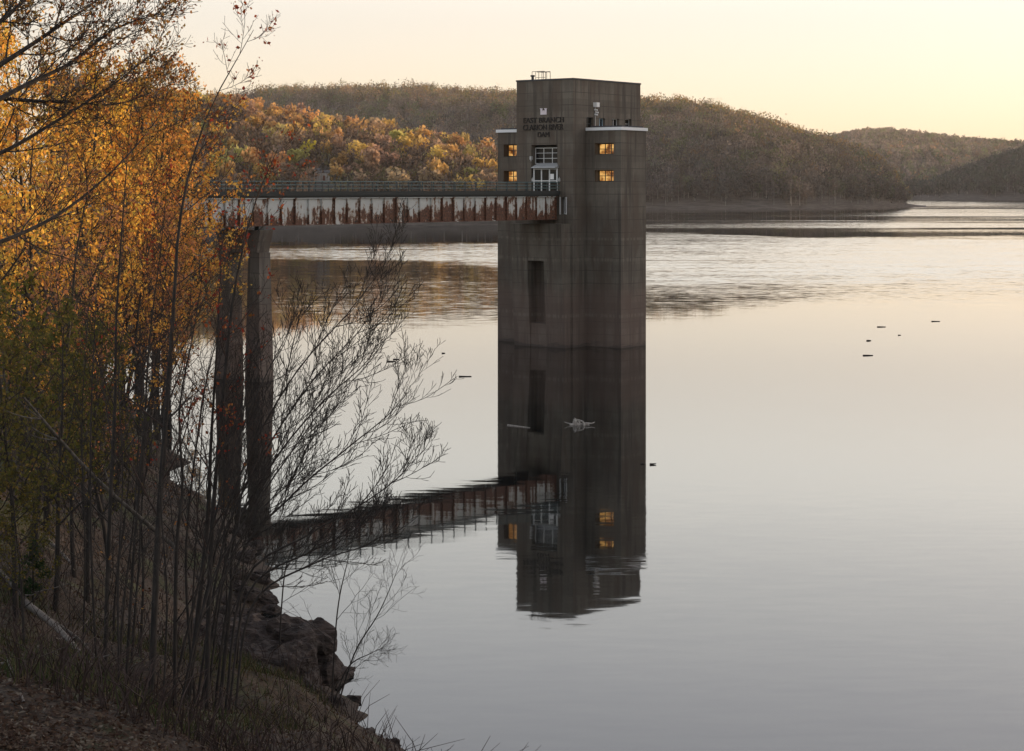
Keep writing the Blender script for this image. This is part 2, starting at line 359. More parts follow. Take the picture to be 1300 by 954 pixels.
# ------------------------------------------------------------------ hills: each has a shore line, a crest line and a height along its length
class Hill:
    """profile rows: (bearing as photo column, crest row of the tree tops, shore distance, crest distance)"""
    def __init__(s, rows, tree_h, strip=3.6):
        r = np.array(rows, float); s.c = r[:, 0]; s.tree_h = tree_h
        s.zc = np.maximum(EYE + (PY - r[:, 1]) / F * r[:, 3] - tree_h, 1.0); s.ds = r[:, 2]; s.dc = r[:, 3]; s.strip = strip
    def at(s, col): return np.interp(col, s.c, s.zc), np.interp(col, s.c, s.ds), np.interp(col, s.c, s.dc)
    def z(s, col, D):
        zc, ds, dc = s.at(col); t = (D - ds) / (dc - ds)
        up = np.where(t < 0, t * 30, np.where(t < 1, np.sin(np.clip(t, 0, 1) * math.pi / 2) ** .9, np.cos(np.clip((t - 1) * .7, 0, math.pi / 2))))
        X = (col - PX) / F * D
        n = (vnoise(X / 90, D / 90, 7) - .5) * .22 + (vnoise(X / 35, D / 35, 8) - .5) * .08
        step = s.strip * np.clip(t * 14, 0, 1) * np.clip((1.5 - t), 0, 1) * np.clip((s.c[-1] - col) / 30, .05, 1)
        return zc * up * (1 + n * np.clip(t * 3, 0, 1) * np.clip((1 - t) * 3, 0, 1)) + step
    def mesh(s, name, m, dcol=6, nd=46):
        cols = np.arange(s.c[0], s.c[-1] + dcol, dcol); tt = np.concatenate([[-.06], np.linspace(0, .15, 9), np.linspace(.18, 3.2, nd)])
        C, T = np.meshgrid(cols, tt); _, ds, dc = s.at(C); D = ds + (dc - ds) * T
        Z = s.z(C, D); V = np.stack([(C - PX) / F * D, D, np.maximum(Z, -8)], -1).reshape(-1, 3); nx, ny = len(cols), len(tt)
        i = (np.arange(ny - 1)[:, None] * nx + np.arange(nx - 1)[None]).ravel()
        o = link(name, quads(name, V, np.stack([i, i + 1, i + nx + 1, i + nx], 1), m, smooth=True)); tag(o, kind='structure'); return o
    def scatter(s, rng, n, t0, t1):
        col = rng.uniform(s.c[0], s.c[-1], n); t = rng.uniform(t0, t1, n); _, ds, dc = s.at(col); D = ds + (dc - ds) * t
        return np.stack([(col - PX) / F * D, D, s.z(col, D)], 1), col, t

def hill_soil(name, c1, c2):
    m, t, b = mat(name, rough=1.0); N = NT(t); co = N.coord()
    n = N.noise(N.scale(co, (.09, .09, 1.3)), 1, 7, .72).outputs["Fac"]
    t.links.new(N.mix(N.ramp(n, .35, .65), c1, c2), b.inputs["Base Color"]); return m
M['hillsoil'] = hill_soil("bare_shore_and_forest_floor", (.045, .039, .034), (.125, .108, .095))

def canopy(rng, base, H, Wc, K, qs, colors, elong=1.6):
    """crowns of many trees in one mesh: K small twig-and-leaf faces in each crown, plus a thin trunk"""
    n = len(base)
    th = rng.uniform(0, 2 * math.pi, (n, K)); u = rng.uniform(-1, 1, (n, K)); r = rng.uniform(.35, 1, (n, K)) ** .6
    lump = 1 + .22 * np.sin(th * 3 + rng.uniform(0, 6, (n, 1))) + .15 * np.sin(u * 5 + rng.uniform(0, 6, (n, 1)))
    s = np.sqrt(1 - u * u) * r * lump
    c = np.stack([s * np.cos(th) * Wc[:, None], s * np.sin(th) * Wc[:, None], H[:, None] * (.60 + .38 * u * r * lump)], -1) + base[:, None]
    a = rng.normal(size=(n, K, 3)); a[..., 2] = np.abs(a[..., 2]) * elong + .4; a /= np.linalg.norm(a, axis=-1, keepdims=True)
    b = np.cross(a, rng.normal(size=(n, K, 3))); b /= np.linalg.norm(b, axis=-1, keepdims=True)
    q = qs * rng.uniform(.5, 1.3, (n, K, 1)); A = a * q * elong * .5; B = b * q * .5
    V = np.stack([c - A, c + B * .9, c + A, c - B * .9], 2).reshape(-1, 3)
    tint = (colors[:, None] * rng.uniform(.72, 1.28, (n, K, 1))).reshape(-1, 3)
    # trunks: two crossed thin faces
    w = (.015 * H)[:, None]; z0 = base - np.array([0, 0, .6]); top = base + np.stack([np.zeros(n), np.zeros(n), H * .8], 1)
    ex = np.array([1., 0, 0]); ey = np.array([0, 1., 0])
    T = np.concatenate([np.stack([z0 - e * w, z0 + e * w, top + e * w * .4, top - e * w * .4], 1) for e in (ex, ey)]).reshape(-1, 3)
    tc = np.tile(np.array([[.24, .225, .21]]) * rng.uniform(.4, 1.8, (n, 1)), (2, 1))
    V = np.concatenate([V, T]); tint = np.concatenate([tint, tc]); Q = np.arange(len(V)).reshape(-1, 4)
    return V, Q, np.clip(tint, 0, 1)

def palette(rng, n, rows):             # rows: (weight, rgb)
    w = np.array([r[0] for r in rows], float); c = np.array([r[1] for r in rows])
    return c[rng.choice(len(rows), n, p=w / w.sum())] * rng.uniform(.85, 1.15, (n, 1))

BARE = [(5, (.178, .147, .122)), (3.5, (.205, .163, .138)), (2.4, (.17, .165, .10)), (2, (.13, .15, .07)), (1.2, (.26, .17, .10))]
# the long wooded ridge across the lake, ending in the point
RIDGE = Hill([(180, 133, 1330, 2500), (315, 130, 1330, 2450), (350, 125, 1330, 2400), (450, 121, 1330, 2300), (550, 119, 1330, 2200), (640, 120, 1330, 2050), (730, 122, 1335, 1860),
              (820, 127, 1335, 1680), (870, 132, 1335, 1650), (920, 142, 1335, 1620), (960, 152, 1335, 1600), (1000, 163, 1340, 1580), (1050, 180, 1370, 1570),
              (1100, 197, 1410, 1560), (1130, 214, 1450, 1555), (1150, 236, 1500, 1560), (1163, 250, 1530, 1570), (1172, 257, 1555, 1575)], 17.0)
SUNNY = Hill([(60, 95, 790, 1090), (150, 105, 790, 1080), (240, 126, 790, 1070), (300, 135, 790, 1060), (340, 142, 790, 1050), (400, 152, 790, 1040), (480, 163, 790, 1020), (560, 173, 790, 1000),
              (630, 186, 795, 980), (665, 200, 800, 960), (700, 225, 810, 930), (730, 262, 825, 900)], 15.0)
FAR = Hill([(940, 215, 2900, 4200), (1000, 188, 2900, 4100), (1040, 176, 2900, 4000), (1090, 168, 2900, 4000), (1130, 167, 2900, 4000), (1200, 175, 2900, 4000), (1300, 184, 2900, 4000), (1420, 195, 2900, 4000)], 16.0, 4)
COVE = Hill([(1150, 252, 2560, 2700), (1175, 246, 2480, 2750), (1220, 217, 2420, 2820), (1260, 202, 2400, 2850), (1300, 190, 2380, 2850), (1400, 172, 2300, 2800), (1600, 150, 2200, 2700)], 17.0, 6)
for h, nm in ((RIDGE, "ridge_hill"), (SUNNY, "sunlit_hill"), (FAR, "distant_hill"), (COVE, "cove_hill")): h.mesh(nm, M['hillsoil'])

HUT_D = next(d for d in np.arange(800, 1000, 2.0) if SUNNY.z(np.array([409.]), np.array([d]))[0] > EYE + (PY - 229) / F * d)
def woods(name, hill, rng, n, t0, t1, K, qs, rows, Hm, label, Wm=.30, crest=None):
    P, col, t = hill.scatter(rng, n, t0, t1); keep = (P[:, 2] > 3.0) & ~((hill is SUNNY) & (np.abs(col - 409) < 14) & (P[:, 1] < HUT_D + 5)); P, col, t = P[keep], col[keep], t[keep]
    H = Hm * rng.uniform(.7, 1.25, len(P)); C = palette(rng, len(P), rows) * rng.uniform(.68, 1.35, (len(P), 1))
    if crest is not None:                # shade on the lower slope, put into the colour of the grey stems
        k = rng.uniform(size=len(P)) < np.clip(1.05 - t * 2.4, 0, 1); C[k] = palette(rng, int(k.sum()), SHADE_GREY) * rng.uniform(.6, 1.3, (int(k.sum()), 1))
    if hill is RIDGE: H = H * np.interp(col, [1115, 1172], [1, .22])
    if crest is not None:                # taller trees along the crest, the low sun on their tops put into the colour
        k = rng.uniform(size=len(P)) < np.clip((t - .55) * 1.6, 0, .75); C[k] = palette(rng, int(k.sum()), crest); H[k] *= rng.uniform(.9, 1.2, int(k.sum()))
    V, Q, T = canopy(rng, P, H, H * Wm * rng.uniform(.8, 1.45, len(P)), K, qs, C)
    o = link(name, quads(name, V, Q, M['forest'], tint=T)); tag(o, label, "forest", kind='stuff'); return o
g = np.random.default_rng(11)
SHADE_GREY = [(4, (.125, .115, .11)), (3, (.10, .10, .095)), (2, (.15, .125, .115)), (1, (.10, .115, .075))]
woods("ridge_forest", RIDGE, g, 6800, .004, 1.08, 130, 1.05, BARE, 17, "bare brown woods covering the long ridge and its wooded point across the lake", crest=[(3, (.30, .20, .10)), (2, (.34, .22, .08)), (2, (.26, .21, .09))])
woods("distant_forest", FAR, g, 6000, .01, 1.05, 34, 3.0, BARE, 17, "hazy brown woods on the farthest hill beyond the point")
woods("cove_forest", COVE, g, 3200, .01, 1.1, 44, 2.3, [(4, (.06, .066, .056)), (3, (.05, .064, .042)), (2, (.08, .07, .062))], 17, "dim green-grey woods on the hill at the cove mouth")
woods("sunlit_forest", SUNNY, g, 1500, .03, 1.15, 90, 1.1, [(4, (.17, .12, .09)), (3, (.20, .13, .085)), (2, (.15, .13, .06))], 12, "brown understorey woods filling the gaps on the sunlit slope")

# unseen wooded hills added outside the frame to the right, their crests shaped to put the near bank, the tower and the point in evening shade
SA = Rd(SUN_AZ); SD = (math.sin(SA), math.cos(SA))
def shade_hill(name, prof, al0, wid, n, box, label):
    prof = np.array(prof, float)
    def hf(X, Y):
        al = X * SD[0] + Y * SD[1]; ac = X * SD[1] - Y * SD[0]
        h = np.interp(ac, prof[:, 0], prof[:, 1]) * np.exp(-((al - al0) / wid) ** 2) * np.clip((X - .271 * Y - 60) / 80, 0, 1) - 1.5
        return h + 5 * (vnoise(X / 40, Y / 40, 12) - .5) * (h > 5)
    x0, x1, y0, y1 = box
    tag(link(name, grid_mesh(name, np.linspace(x0, x1, 70), np.linspace(y0, y1, 80), hf, M['hillsoil'])), kind='structure')
    P = np.stack([g.uniform(x0, x1, n), g.uniform(y0, y1, n)], 1); z = hf(P[:, 0], P[:, 1]); k = z > 4; P = np.concatenate([P[k], z[k, None]], 1)
    V, Q, T = canopy(g, P, 14 * g.uniform(.8, 1.2, len(P)), 5 * g.uniform(.8, 1.3, len(P)), 40, 2.2, palette(g, len(P), BARE))
    tag(link("shade_hill_forest", quads("shade_hill_forest", V, Q, M['forest'], tint=T)), label, "forest", kind='stuff')
shade_hill("side_shade_hill", [(-520, 0), (-420, 30), (-330, 70), (-230, 84), (-165, 78), (-130, 66), (-90, 52), (-65, 51), (-48, 57), (60, 55), (160, 36), (260, 0)], 620, 120, 3200, (230, 900, 20, 800), "bare brown woods on the unseen hill added to shade the near end of the lake")
shade_hill("valley_shade_hill", [(-1900, 60), (-1600, 100), (-1350, 122), (-1200, 120), (-1090, 80), (-1000, 0)], 1700, 170, 3200, (520, 1300, 1350, 2700), "bare brown woods on the unseen hill added to shade the far end of the lake")

# ------------------------------------------------------------------ intake tower (local axes: x away from the bridge, y across the front)
TH = math.atan(.76); TO = (5.98, 184.6, 0); TR = math.pi / 2 - TH
sT, cT = math.sin(TH), math.cos(TH)
def loc(px, q=None, p=None):           # local coordinate where photo column px meets the plane p=const (gives q) or q=const (gives p)
    k = (px - PX) / F
    if p is not None: return (TO[0] + p * sT - k * (TO[1] + p * cT)) / (cT + k * sT)
    return (k * (TO[1] + q * sT) - TO[0] + q * cT) / (sT - k * cT)
def hgt(py, p, q): return EYE + (PY - py) / F * (TO[1] + p * cT + q * sT)
A_, B_, TOPZ = 6.93, 11.9, 26.2
P1, WD, WL, WZ = 2.24, 4.11, 4.41, 21.25
tower = empty("intake_tower", TO, TR)
tag(tower, "tall concrete intake tower with flat roof and two lower wings standing in the lake", "tower")
def win(name, O, U, H, N, w, h, nx, ny, frame_m, pane_m, bar=.07):
    """a window: the frame with its glazing bars, and the pane as its part"""
    O, U, H, N = (np.array(k, float) for k in (O, U, H, N)); f = MB()
    def slab(a0, a1, b0, b1, d0, d1, mb):
        c = [O + U * a + H * b_ for a, b_ in ((a0, b0), (a1, b0), (a1, b1), (a0, b1))]
        if np.dot(np.cross(U, H), N) < 0: c = c[::-1]
        mb.hexa([k + N * d0 for k in c], [k + N * d1 for k in c])
    slab(0, w, 0, bar, 0, .09, f); slab(0, w, h - bar, h, 0, .09, f); slab(0, bar, bar, h - bar, 0, .09, f); slab(w - bar, w, bar, h - bar, 0, .09, f)
    for i in range(1, nx): slab(w * i / nx - bar / 2, w * i / nx + bar / 2, bar, h - bar, .01, .075, f)
    for j in range(1, ny):
        for i in range(nx):
            a0 = w * i / nx + bar / 2; a1 = w * (i + 1) / nx - bar / 2
            slab(max(a0, bar), min(a1, w - bar), h * j / ny - bar * .35, h * j / ny + bar * .35, .015, .07, f)
    o = f.build(name, frame_m, tower); g_ = MB(); slab(bar * .4, w - bar * .4, bar * .4, h - bar * .4, .025, .045, g_)
    g_.build("pane", pane_m, o); return o
X_, Y_, Z_ = np.eye(3)
Z0 = -3.0
# front (p = 0) openings: the entrance recess and the small opening beside the bridge end
dq0, dq1 = loc(707.5, p=0), loc(674.5, p=0); dz0, dz1 = 15.05, hgt(184, 0, 3)
oq0, oq1 = loc(719, p=0), loc(712, p=0); oz0, oz1 = hgt(272, 0, 1), hgt(251, 0, 1)
sh = MB()
sh.facade((0, 0, Z0), Y_, Z_, -X_, A_, TOPZ - Z0, [(dq0, dq1, dz0 - Z0, dz1 - Z0), (oq0, oq1, oz0 - Z0, oz1 - Z0)], .85)
# side (q = 0) openings above the wing roof
ups = [(744.6, 753.5, 149, 166.2), (760.5, 768, 150.2, 163), (777, 786, 150.8, 163.5), (793.5, 801.5, 151.3, 163.5)]
uh = [(loc(a, q=0), loc(b_, q=0), hgt(d, loc(a, q=0), 0), hgt(c, loc(a, q=0), 0)) for a, b_, c, d in ups]
sh.facade((0, 0, Z0), X_, Z_, -Y_, B_, TOPZ - Z0, [(a, b_, max(c, WZ + .12) - Z0, d - Z0) for a, b_, c, d in uh], .4)
sh.facade((0, A_, Z0), X_, Z_, Y_, B_, TOPZ - Z0, [], .4)
sh.facade((B_, 0, Z0), Y_, Z_, X_, A_, TOPZ - Z0, [], .4)
sh.poly([(0, 0, TOPZ - .3), (B_, 0, TOPZ - .3), (B_, A_, TOPZ - .3), (0, A_, TOPZ - .3)])
sh.build("shaft", M['concrete'], tower)
cp = MB()
for a in ((-.06, B_ + .06, -.06, .3), (-.06, B_ + .06, A_ - .3, A_ + .06), (-.06, .3, .3, A_ - .3), (B_ - .3, B_ + .06, .3, A_ - .3)): cp.box(*a, TOPZ + .003, TOPZ + .16)
cp.build("roof_coping", M['roofing'], tower)
# interior backing so that openings look into a dark room
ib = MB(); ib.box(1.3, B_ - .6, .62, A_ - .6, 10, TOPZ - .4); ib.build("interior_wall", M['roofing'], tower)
for (a, b_, c, d), kind in zip(uh, ('glass', 'blue', 'open', 'dark')):
    c = max(c, WZ + .12)
    fm = {'glass': M['dark_metal'], 'blue': M['blue_frame'], 'open': M['frame'], 'dark': M['galv']}[kind]
    w_ = win("window", (a, .36, c), X_, Z_, -Y_, b_ - a, d - c, 2 if kind != 'dark' else 1, 2 if kind in ('glass', 'dark') else 1, fm, M['glass'], .1 if kind == 'blue' else .07)
    if kind == 'open': w_["label"] = "window with pale bare centre post"
    if kind == 'blue': w_["label"] = "window with blue-grey frame"
# wings
for sgn in (1, -1):
    wm = MB(); q0 = 0 if sgn == 1 else A_; out = -1 if sgn == 1 else 1
    Fz = [(hgt(207, P1, -2), hgt(183, P1, -2)), (hgt(246, P1, -2), hgt(217, P1, -2))]
    if sgn == 1:
        qa, qb = abs(loc(755, p=P1)), abs(loc(779, p=P1))
        zz = [(hgt(196.5, P1, -2), hgt(182, P1, -2)), (hgt(231, P1, -2), hgt(216, P1, -2))]
    else:
        qa, qb = 1.3, 3.35                                             # mirrored pair
        zz = [(hgt(199, P1, 9), hgt(183.5, P1, 9)), (hgt(231.5, P1, 9), hgt(217, P1, 9))]
    holes = [(qa, qb, z0 - Z0, z1 - Z0) for z0, z1 in zz]
    U = np.array([0, out, 0.])
    wm.facade((P1, q0, Z0), U, Z_, -X_, WD, WZ - Z0, holes, .9)
    wm.facade((P1, q0 + out * WD, Z0), X_, Z_, U, WL, WZ - Z0, [], .3)
    wm.facade((P1 + WL, q0, Z0), U, Z_, X_, WD, WZ - Z0, [], .3)
    y0, y1 = sorted((q0, q0 + out * WD)); wm.poly([(P1, y0, WZ - .02), (P1 + WL, y0, WZ - .02), (P1 + WL, y1, WZ - .02), (P1, y1, WZ - .02)])
    wing = wm.build("wing", M['concrete'], tower)
    tm = MB(); e = .14
    ya, yb = (y0 - e, y1 - .004) if sgn == 1 else (y0 + .004, y1 + e)
    tm.box(P1 - e, P1 + WL + e, ya, yb, WZ + .003, WZ + .30); tm.build("roof_trim", M['trim'], wing)
    rm = MB(); rm.box(P1 + .35, P1 + WL - .3, ya + .3, yb - .3, WZ + .303, WZ + .46); rm.build("roof_curb", M['roofing'], wing)
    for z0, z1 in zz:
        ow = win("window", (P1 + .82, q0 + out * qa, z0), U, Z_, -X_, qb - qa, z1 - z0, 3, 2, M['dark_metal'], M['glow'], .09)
        ow["label"] = "small window with amber sunlight painted into its panes"
# battered pilaster carrying the bridge, with its tall slot
pl = MB()
def taper(q0, q1, z0, z1):
    pr = lambda z: -(.8 + .9 * max(0, min(1, z / 12.0)))
    pl.hexa([(pr(z0), q0, z0), (.02, q0, z0), (.02, q1, z0), (pr(z0), q1, z0)], [(pr(z1), q0, z1), (.02, q0, z1), (.02, q1, z1), (pr(z1), q1, z1)])
taper(.3, 2.5, -3, 12.1); taper(4.5, 6.45, -3, 12.1); taper(2.502, 4.498, 8.45, 12.1); taper(2.502, 4.498, -3, 2.3)
pl.build("bridge_seat", M['concrete'], tower)
# entrance: transom window, canopy, triple glazed door with its notice
tw = win("transom_window", (.72, dq0 + .02, hgt(208, 0, 3)), Y_, Z_, -X_, dq1 - dq0 - .04, hgt(187.5, 0, 3) - hgt(208, 0, 3), 3, 3, M['frame'], M['glass'], .07)
cm = MB(); cq0, cq1 = loc(707, p=-.3), loc(676, p=-.3); cz = hgt(213.5, 0, 3)
cm.hexa([(-.62, cq0, cz), (.5, cq0, cz), (.5, cq1, cz), (-.62, cq1, cz)], [(-.5, cq0 + .1, cz + .12), (.5, cq0 + .1, cz + .5), (.5, cq1 - .1, cz + .5), (-.5, cq1 - .1, cz + .12)])
cm.build("door_canopy", M['galv'], tower)
door = win("entrance_door", (-.10, cq0 + .03, 15.06), Y_, Z_, -X_, cq1 - cq0 - .06, cz - 15.08, 3, 2, M['frame'], M['glass'], .13)
nm = MB(); nq = loc(701, p=-.2); nz = hgt(224.5, 0, 3); nm.box(-.225, -.21, nq - .22, nq + .22, nz - .27, nz + .27); nm.build("notice", M['white'], door)
lf = MB(); lq = loc(678, p=0) + .25; lz = hgt(200.5, 0, 3)
lf.box(-.28, -.003, lq - .10, lq + .10, lz - .18, lz + .16); lf.bar((-.16, lq, lz - .18), (-.16, lq, lz - .34), .1, .1, n=8); lf.build("wall_light", M['galv'], tower)
for qq in (cq0 - .14, cq1 + .14):
    kb = MB(); kb.box(-.16, -.003, qq - .08, qq + .08, 16.25, 16.55); kb.bar((-.08, qq, 16.55), (-.08, qq, 16.68), .06, n=6); kb.build("wall_box", M['galv'], tower)
of = win("side_opening", (.6, oq0, oz0), Y_, Z_, -X_, oq1 - oq0, oz1 - oz0, 1, 1, M['frame'], M['glass'], .08)
sl_ = MB(); sl_.box(-.1, .05, oq0 - .06, oq0 + .003 + (oq1 - oq0) * .02, oz0 - .05, oz1 + .05); sl_.box(-.1, .05, oq1 + .003, oq1 + .09, oz0 - .05, oz1 + .05); sl_.build("opening_jamb", M['frame'], tower)
# castle emblem and raised lettering
em = MB(); eq, ez = loc(690.5, p=0), hgt(141.8, 0, 3)
for a, b_, c, d in ((-.36, -.16, -.30, .26), (.16, .36, -.30, .26), (-.156, .156, -.30, .02), (-.08, .08, .022, .12)): em.box(-.10, -.003, eq + a, eq + b_, ez + c, ez + d)
for k in (-1, 1): em.box(-.12, -.003, eq + k * .26 - .14, eq + k * .26 + .14, ez + .262, ez + .32)
em.build("castle_emblem", M['castle'], tower)
def lettering(txt, px0, px1, py0, py1):
    c = bpy.data.curves.new("lettering", 'FONT'); c.body = txt; c.size = 1; c.extrude = .05; c.align_x = 'LEFT'
    o = bpy.data.objects.new("lettering", c); COL.objects.link(o); bpy.context.view_layer.update()
    me = bpy.data.meshes.new_from_object(o); bpy.data.objects.remove(o); bpy.data.curves.remove(c)
    v = np.array([k.co[:] for k in me.vertices]); lo, hi = v.min(0), v.max(0)
    q0, q1 = loc(px0, p=0), loc(px1, p=0); zt, zb = hgt(py0, 0, 3), hgt(py1, 0, 3)
    u = (v - lo) / (hi - lo)
    nv = np.stack([-.004 - .09 * u[:, 2], q0 + (q1 - q0) * u[:, 0], zb + (zt - zb) * u[:, 1]], 1)
    me.vertices.foreach_set("co", nv.astype(np.float32).ravel()); me.materials.clear(); me.materials.append(M['letter']); me.update()
    link("lettering", me, tower)
lettering("EAST BRANCH", 665, 716, 149.2, 156.0); lettering("CLARION RIVER", 664.5, 715.5, 158.0, 165.2); lettering("DAM", 683, 697.5, 167.6, 174.2)
# alarm box on the side wall
sp = MB(); sq, sz = loc(755, q=0), hgt(133.5, 4, 0); sp.box(sq - .26, sq + .26, -.42, -.003, sz - .22, sz + .22); sb = sp.build("alarm_horn", M['white'], tower)
hb = MB()
for k, (dx, dz) in enumerate(((-.06, -.48), (.1, -.72), (-.02, -.95))): hb.bar((sq + dx, -.003, sz + dz), (sq + dx + .12, -.30, sz + dz - .06), .2, .16, n=8)
hb.build("horn_bell", M['white'], sb)
cd = MB(); cd.bar((sq + .02, -.05, sz - .225), (sq + .02, -.05, WZ + .5), .06); cd.build("conduit", M['galv'], tower)
# roof hatch ladder hoops and vent pipe
lm = MB(); l0 = loc(681, q=1.2)
def roofp(px): q = loc(px, p=.9); return q
for k, px in enumerate((684, 688, 692.5)):
    q = roofp(px)
    for p_ in (.9, 1.7):
        lm.bar((p_, q, TOPZ - .3), (p_, q, TOPZ + .95), .06, n=6)
    lm.bar((.9, q, TOPZ + .95), (1.7, q, TOPZ + .95), .06, n=6)
qa, qb = roofp(675.5), roofp(692.5)
lm.bar((.9, qa, TOPZ + 1.01), (.9, qb + .1, TOPZ + 1.01), .06, n=6); lm.bar((.9, qa, TOPZ + 1.01), (.9, qa, TOPZ - .3), .05, n=6); lm.bar((1.7, qa, TOPZ + 1.01), (1.7, qb, TOPZ + 1.01), .06, n=6)
lm.bar((.9, roofp(680), TOPZ + .4), (.9, qb, TOPZ + .4), .045, n=6); lm.bar((.9, roofp(680), TOPZ + 1.01), (.9, roofp(680), TOPZ - .3), .05, n=6)
lm.build("roof_ladder_hoop", M['dark_metal'], tower)
vm = MB(); vq = roofp(677); vm.bar((.8, vq, TOPZ - .3), (.8, vq, TOPZ + .50), .26, n=10); vm.bar((.8, vq, TOPZ + .502), (.8, vq, TOPZ + .66), .44, n=10); vm.build("vent_pipe", M['roofing'], tower)

# ------------------------------------------------------------------ service bridge, railings, pier
GQ0, GQ1, BL = 1.78, 5.2, 62.0
bridge = empty("service_bridge", TO, TR)
tag(bridge, "rust-stained white girder footbridge with dark railings leading to the tower", "bridge")
SP = 1.595; ns = int(BL / SP)
for gq, out in ((GQ0, -1), (GQ1, 1)):
    gm = MB(); qa, qb = sorted((gq, gq - out * .03))
    gm.box(-BL, -.35, qa, qb, 12.58, 14.72)
    f0, f1 = gq - .2 - .015 * out, gq + .2 - .015 * out
    gm.box(-BL, -.35, f0, f1, 12.52, 12.578); gm.box(-BL, -.35, f0, f1, 14.722, 14.78)
    for k in range(ns):
        p_ = -.55 - SP * k; e0, e1 = sorted((gq + .002 * out, gq + .17 * out)); gm.box(p_ - .02, p_ + .02, e0, e1, 12.585, 14.715)
    gm.build("girder", M['girder'], bridge)
dm = MB(); dm.box(-BL, -.01, GQ0 - .12, GQ1 + .12, 14.783, 15.0); dm.build("deck_slab", M['deck'], bridge)
for gq in (GQ0 - .16, GQ1 + .16):
    km = MB(); km.box(-BL, -.01, gq - .07, gq + .07, 14.95, 15.32); km.build("kerb_beam", M['deck'], bridge)
post_me = None
for gq in (GQ0 - .16, GQ1 + .16):
    rl = MB()
    for z in (16.16, 15.87, 15.59): rl.bar((-BL, gq, z), (-.05, gq, z), .055, .06)
    ro = rl.build("railing", M['rail'], bridge)
    for k in range(ns):
        if post_me is None:
            pm = MB(); pm.box(-.05, .05, -.035, .035, 15.323, 16.13); po = pm.build("post", M['dark_metal'], ro); post_me = po.data
        else: po = link("post", post_me, ro)
        po.location = (-.55 - SP * k, gq, 0)
bm_ = MB()
for k in range(0, ns, 3): bm_.bar((-.9 - SP * k, GQ0 - .04, 12.75), (-.9 - SP * (k + 3), GQ1 + .04, 12.75), .1)
bm_.build("bracing", M['dark_metal'], bridge)
pc = -41.3
pier = empty("bridge_pier", TO, TR)
tag(pier, "tall twin-column concrete pier holding up the footbridge behind the bare saplings", "pier")
for q in (GQ0, GQ1):
    c = MB(); h0, h1 = .92, .62
    c.hexa([(pc - h0, q - h0, -5), (pc + h0, q - h0, -5), (pc + h0, q + h0, -5), (pc - h0, q + h0, -5)], [(pc - h1, q - h1, 10.4), (pc + h1, q - h1, 10.4), (pc + h1, q + h1, 10.4), (pc - h1, q + h1, 10.4)])
    c.build("column", M['pier'], pier)
c = MB(); q0, q1 = GQ0 - .85, GQ1 + .85
c.hexa([(pc - .7, q0 + .45, 10.403), (pc + .7, q0 + .45, 10.403), (pc + .7, q1 - .45, 10.403), (pc - .7, q1 - .45, 10.403)], [(pc - .75, q0, 12.2), (pc + .75, q0, 12.2), (pc + .75, q1, 12.2), (pc - .75, q1, 12.2)])
c.build("cap_beam", M['pier'], pier)
for q in (GQ0, GQ1):
    c = MB(); c.box(pc - .3, pc + .3, q - .25, q + .25, 12.203, 12.517); c.build("bearing", M['dark_metal'], pier)
ab = MB(); ab.box(-BL - 2.5, -BL + .6, GQ0 - 1, GQ1 + 1, 5, 12.5); ab.box(-BL - 2.5, -BL - .1, GQ0 - 1, GQ1 + 1, 12.503, 15.0)
o = ab.build("bridge_abutment", M['pier']); o.location = TO; o.rotation_euler = (0, 0, TR)
tag(o, "blocky concrete abutment at the shore end of the footbridge", "abutment")

# ------------------------------------------------------------------ stone building on the far slope
def far_house():
    D = HUT_D; c = W(409, 224, D); z = float(SUNNY.z(np.array([409.]), np.array([D]))[0]) + .4
    h = empty("stone_hut", (c[0], c[1], z), Rd(-12)); tag(h, "small pale stone building with dark roof at the foot of the sunlit slope", "building")
    wl = MB(); wl.box(-4.6, -.6, -3, 3, -4, 3.4); wl.box(-.597, 4.6, -3, 3, -4, 2.6); wl.build("wall", M['pale_stone'], h)
    rf = MB()
    for x0, x1, zt in ((-5, -.598, 3.403), (-.594, 5, 2.603)):
        rf.hexa([(x0, -3.4, zt), (x1, -3.4, zt), (x1, 3.4, zt), (x0, 3.4, zt)], [(x0, -.2, zt + 1.2), (x1, -.2, zt + 1.2), (x1, .2, zt + 1.2), (x0, .2, zt + 1.2)])
    rf.build("roof", M['slate'], h)
    for x0, x1 in ((-3.9, -2.9), (-2.2, -1.2)):
        w_ = MB(); w_.box(x0, x1, -3.06, -3.003, .9, 2.5); w_.build("window", M['rustwood'], h)
    d_ = MB(); d_.box(1.2, 2.4, -3.06, -3.003, -1, 1.3); d_.build("door", M['rustwood'], h)
M['pale_stone'] = make_concrete("pale_stone", (.36, .33, .30), (.5, .47, .43), False)
M['slate'] = mat("slate_roof", (.12, .115, .115), .8)[0]; M['rustwood'] = mat("red_brown_boards", (.16, .06, .035), .7)[0]
far_house()

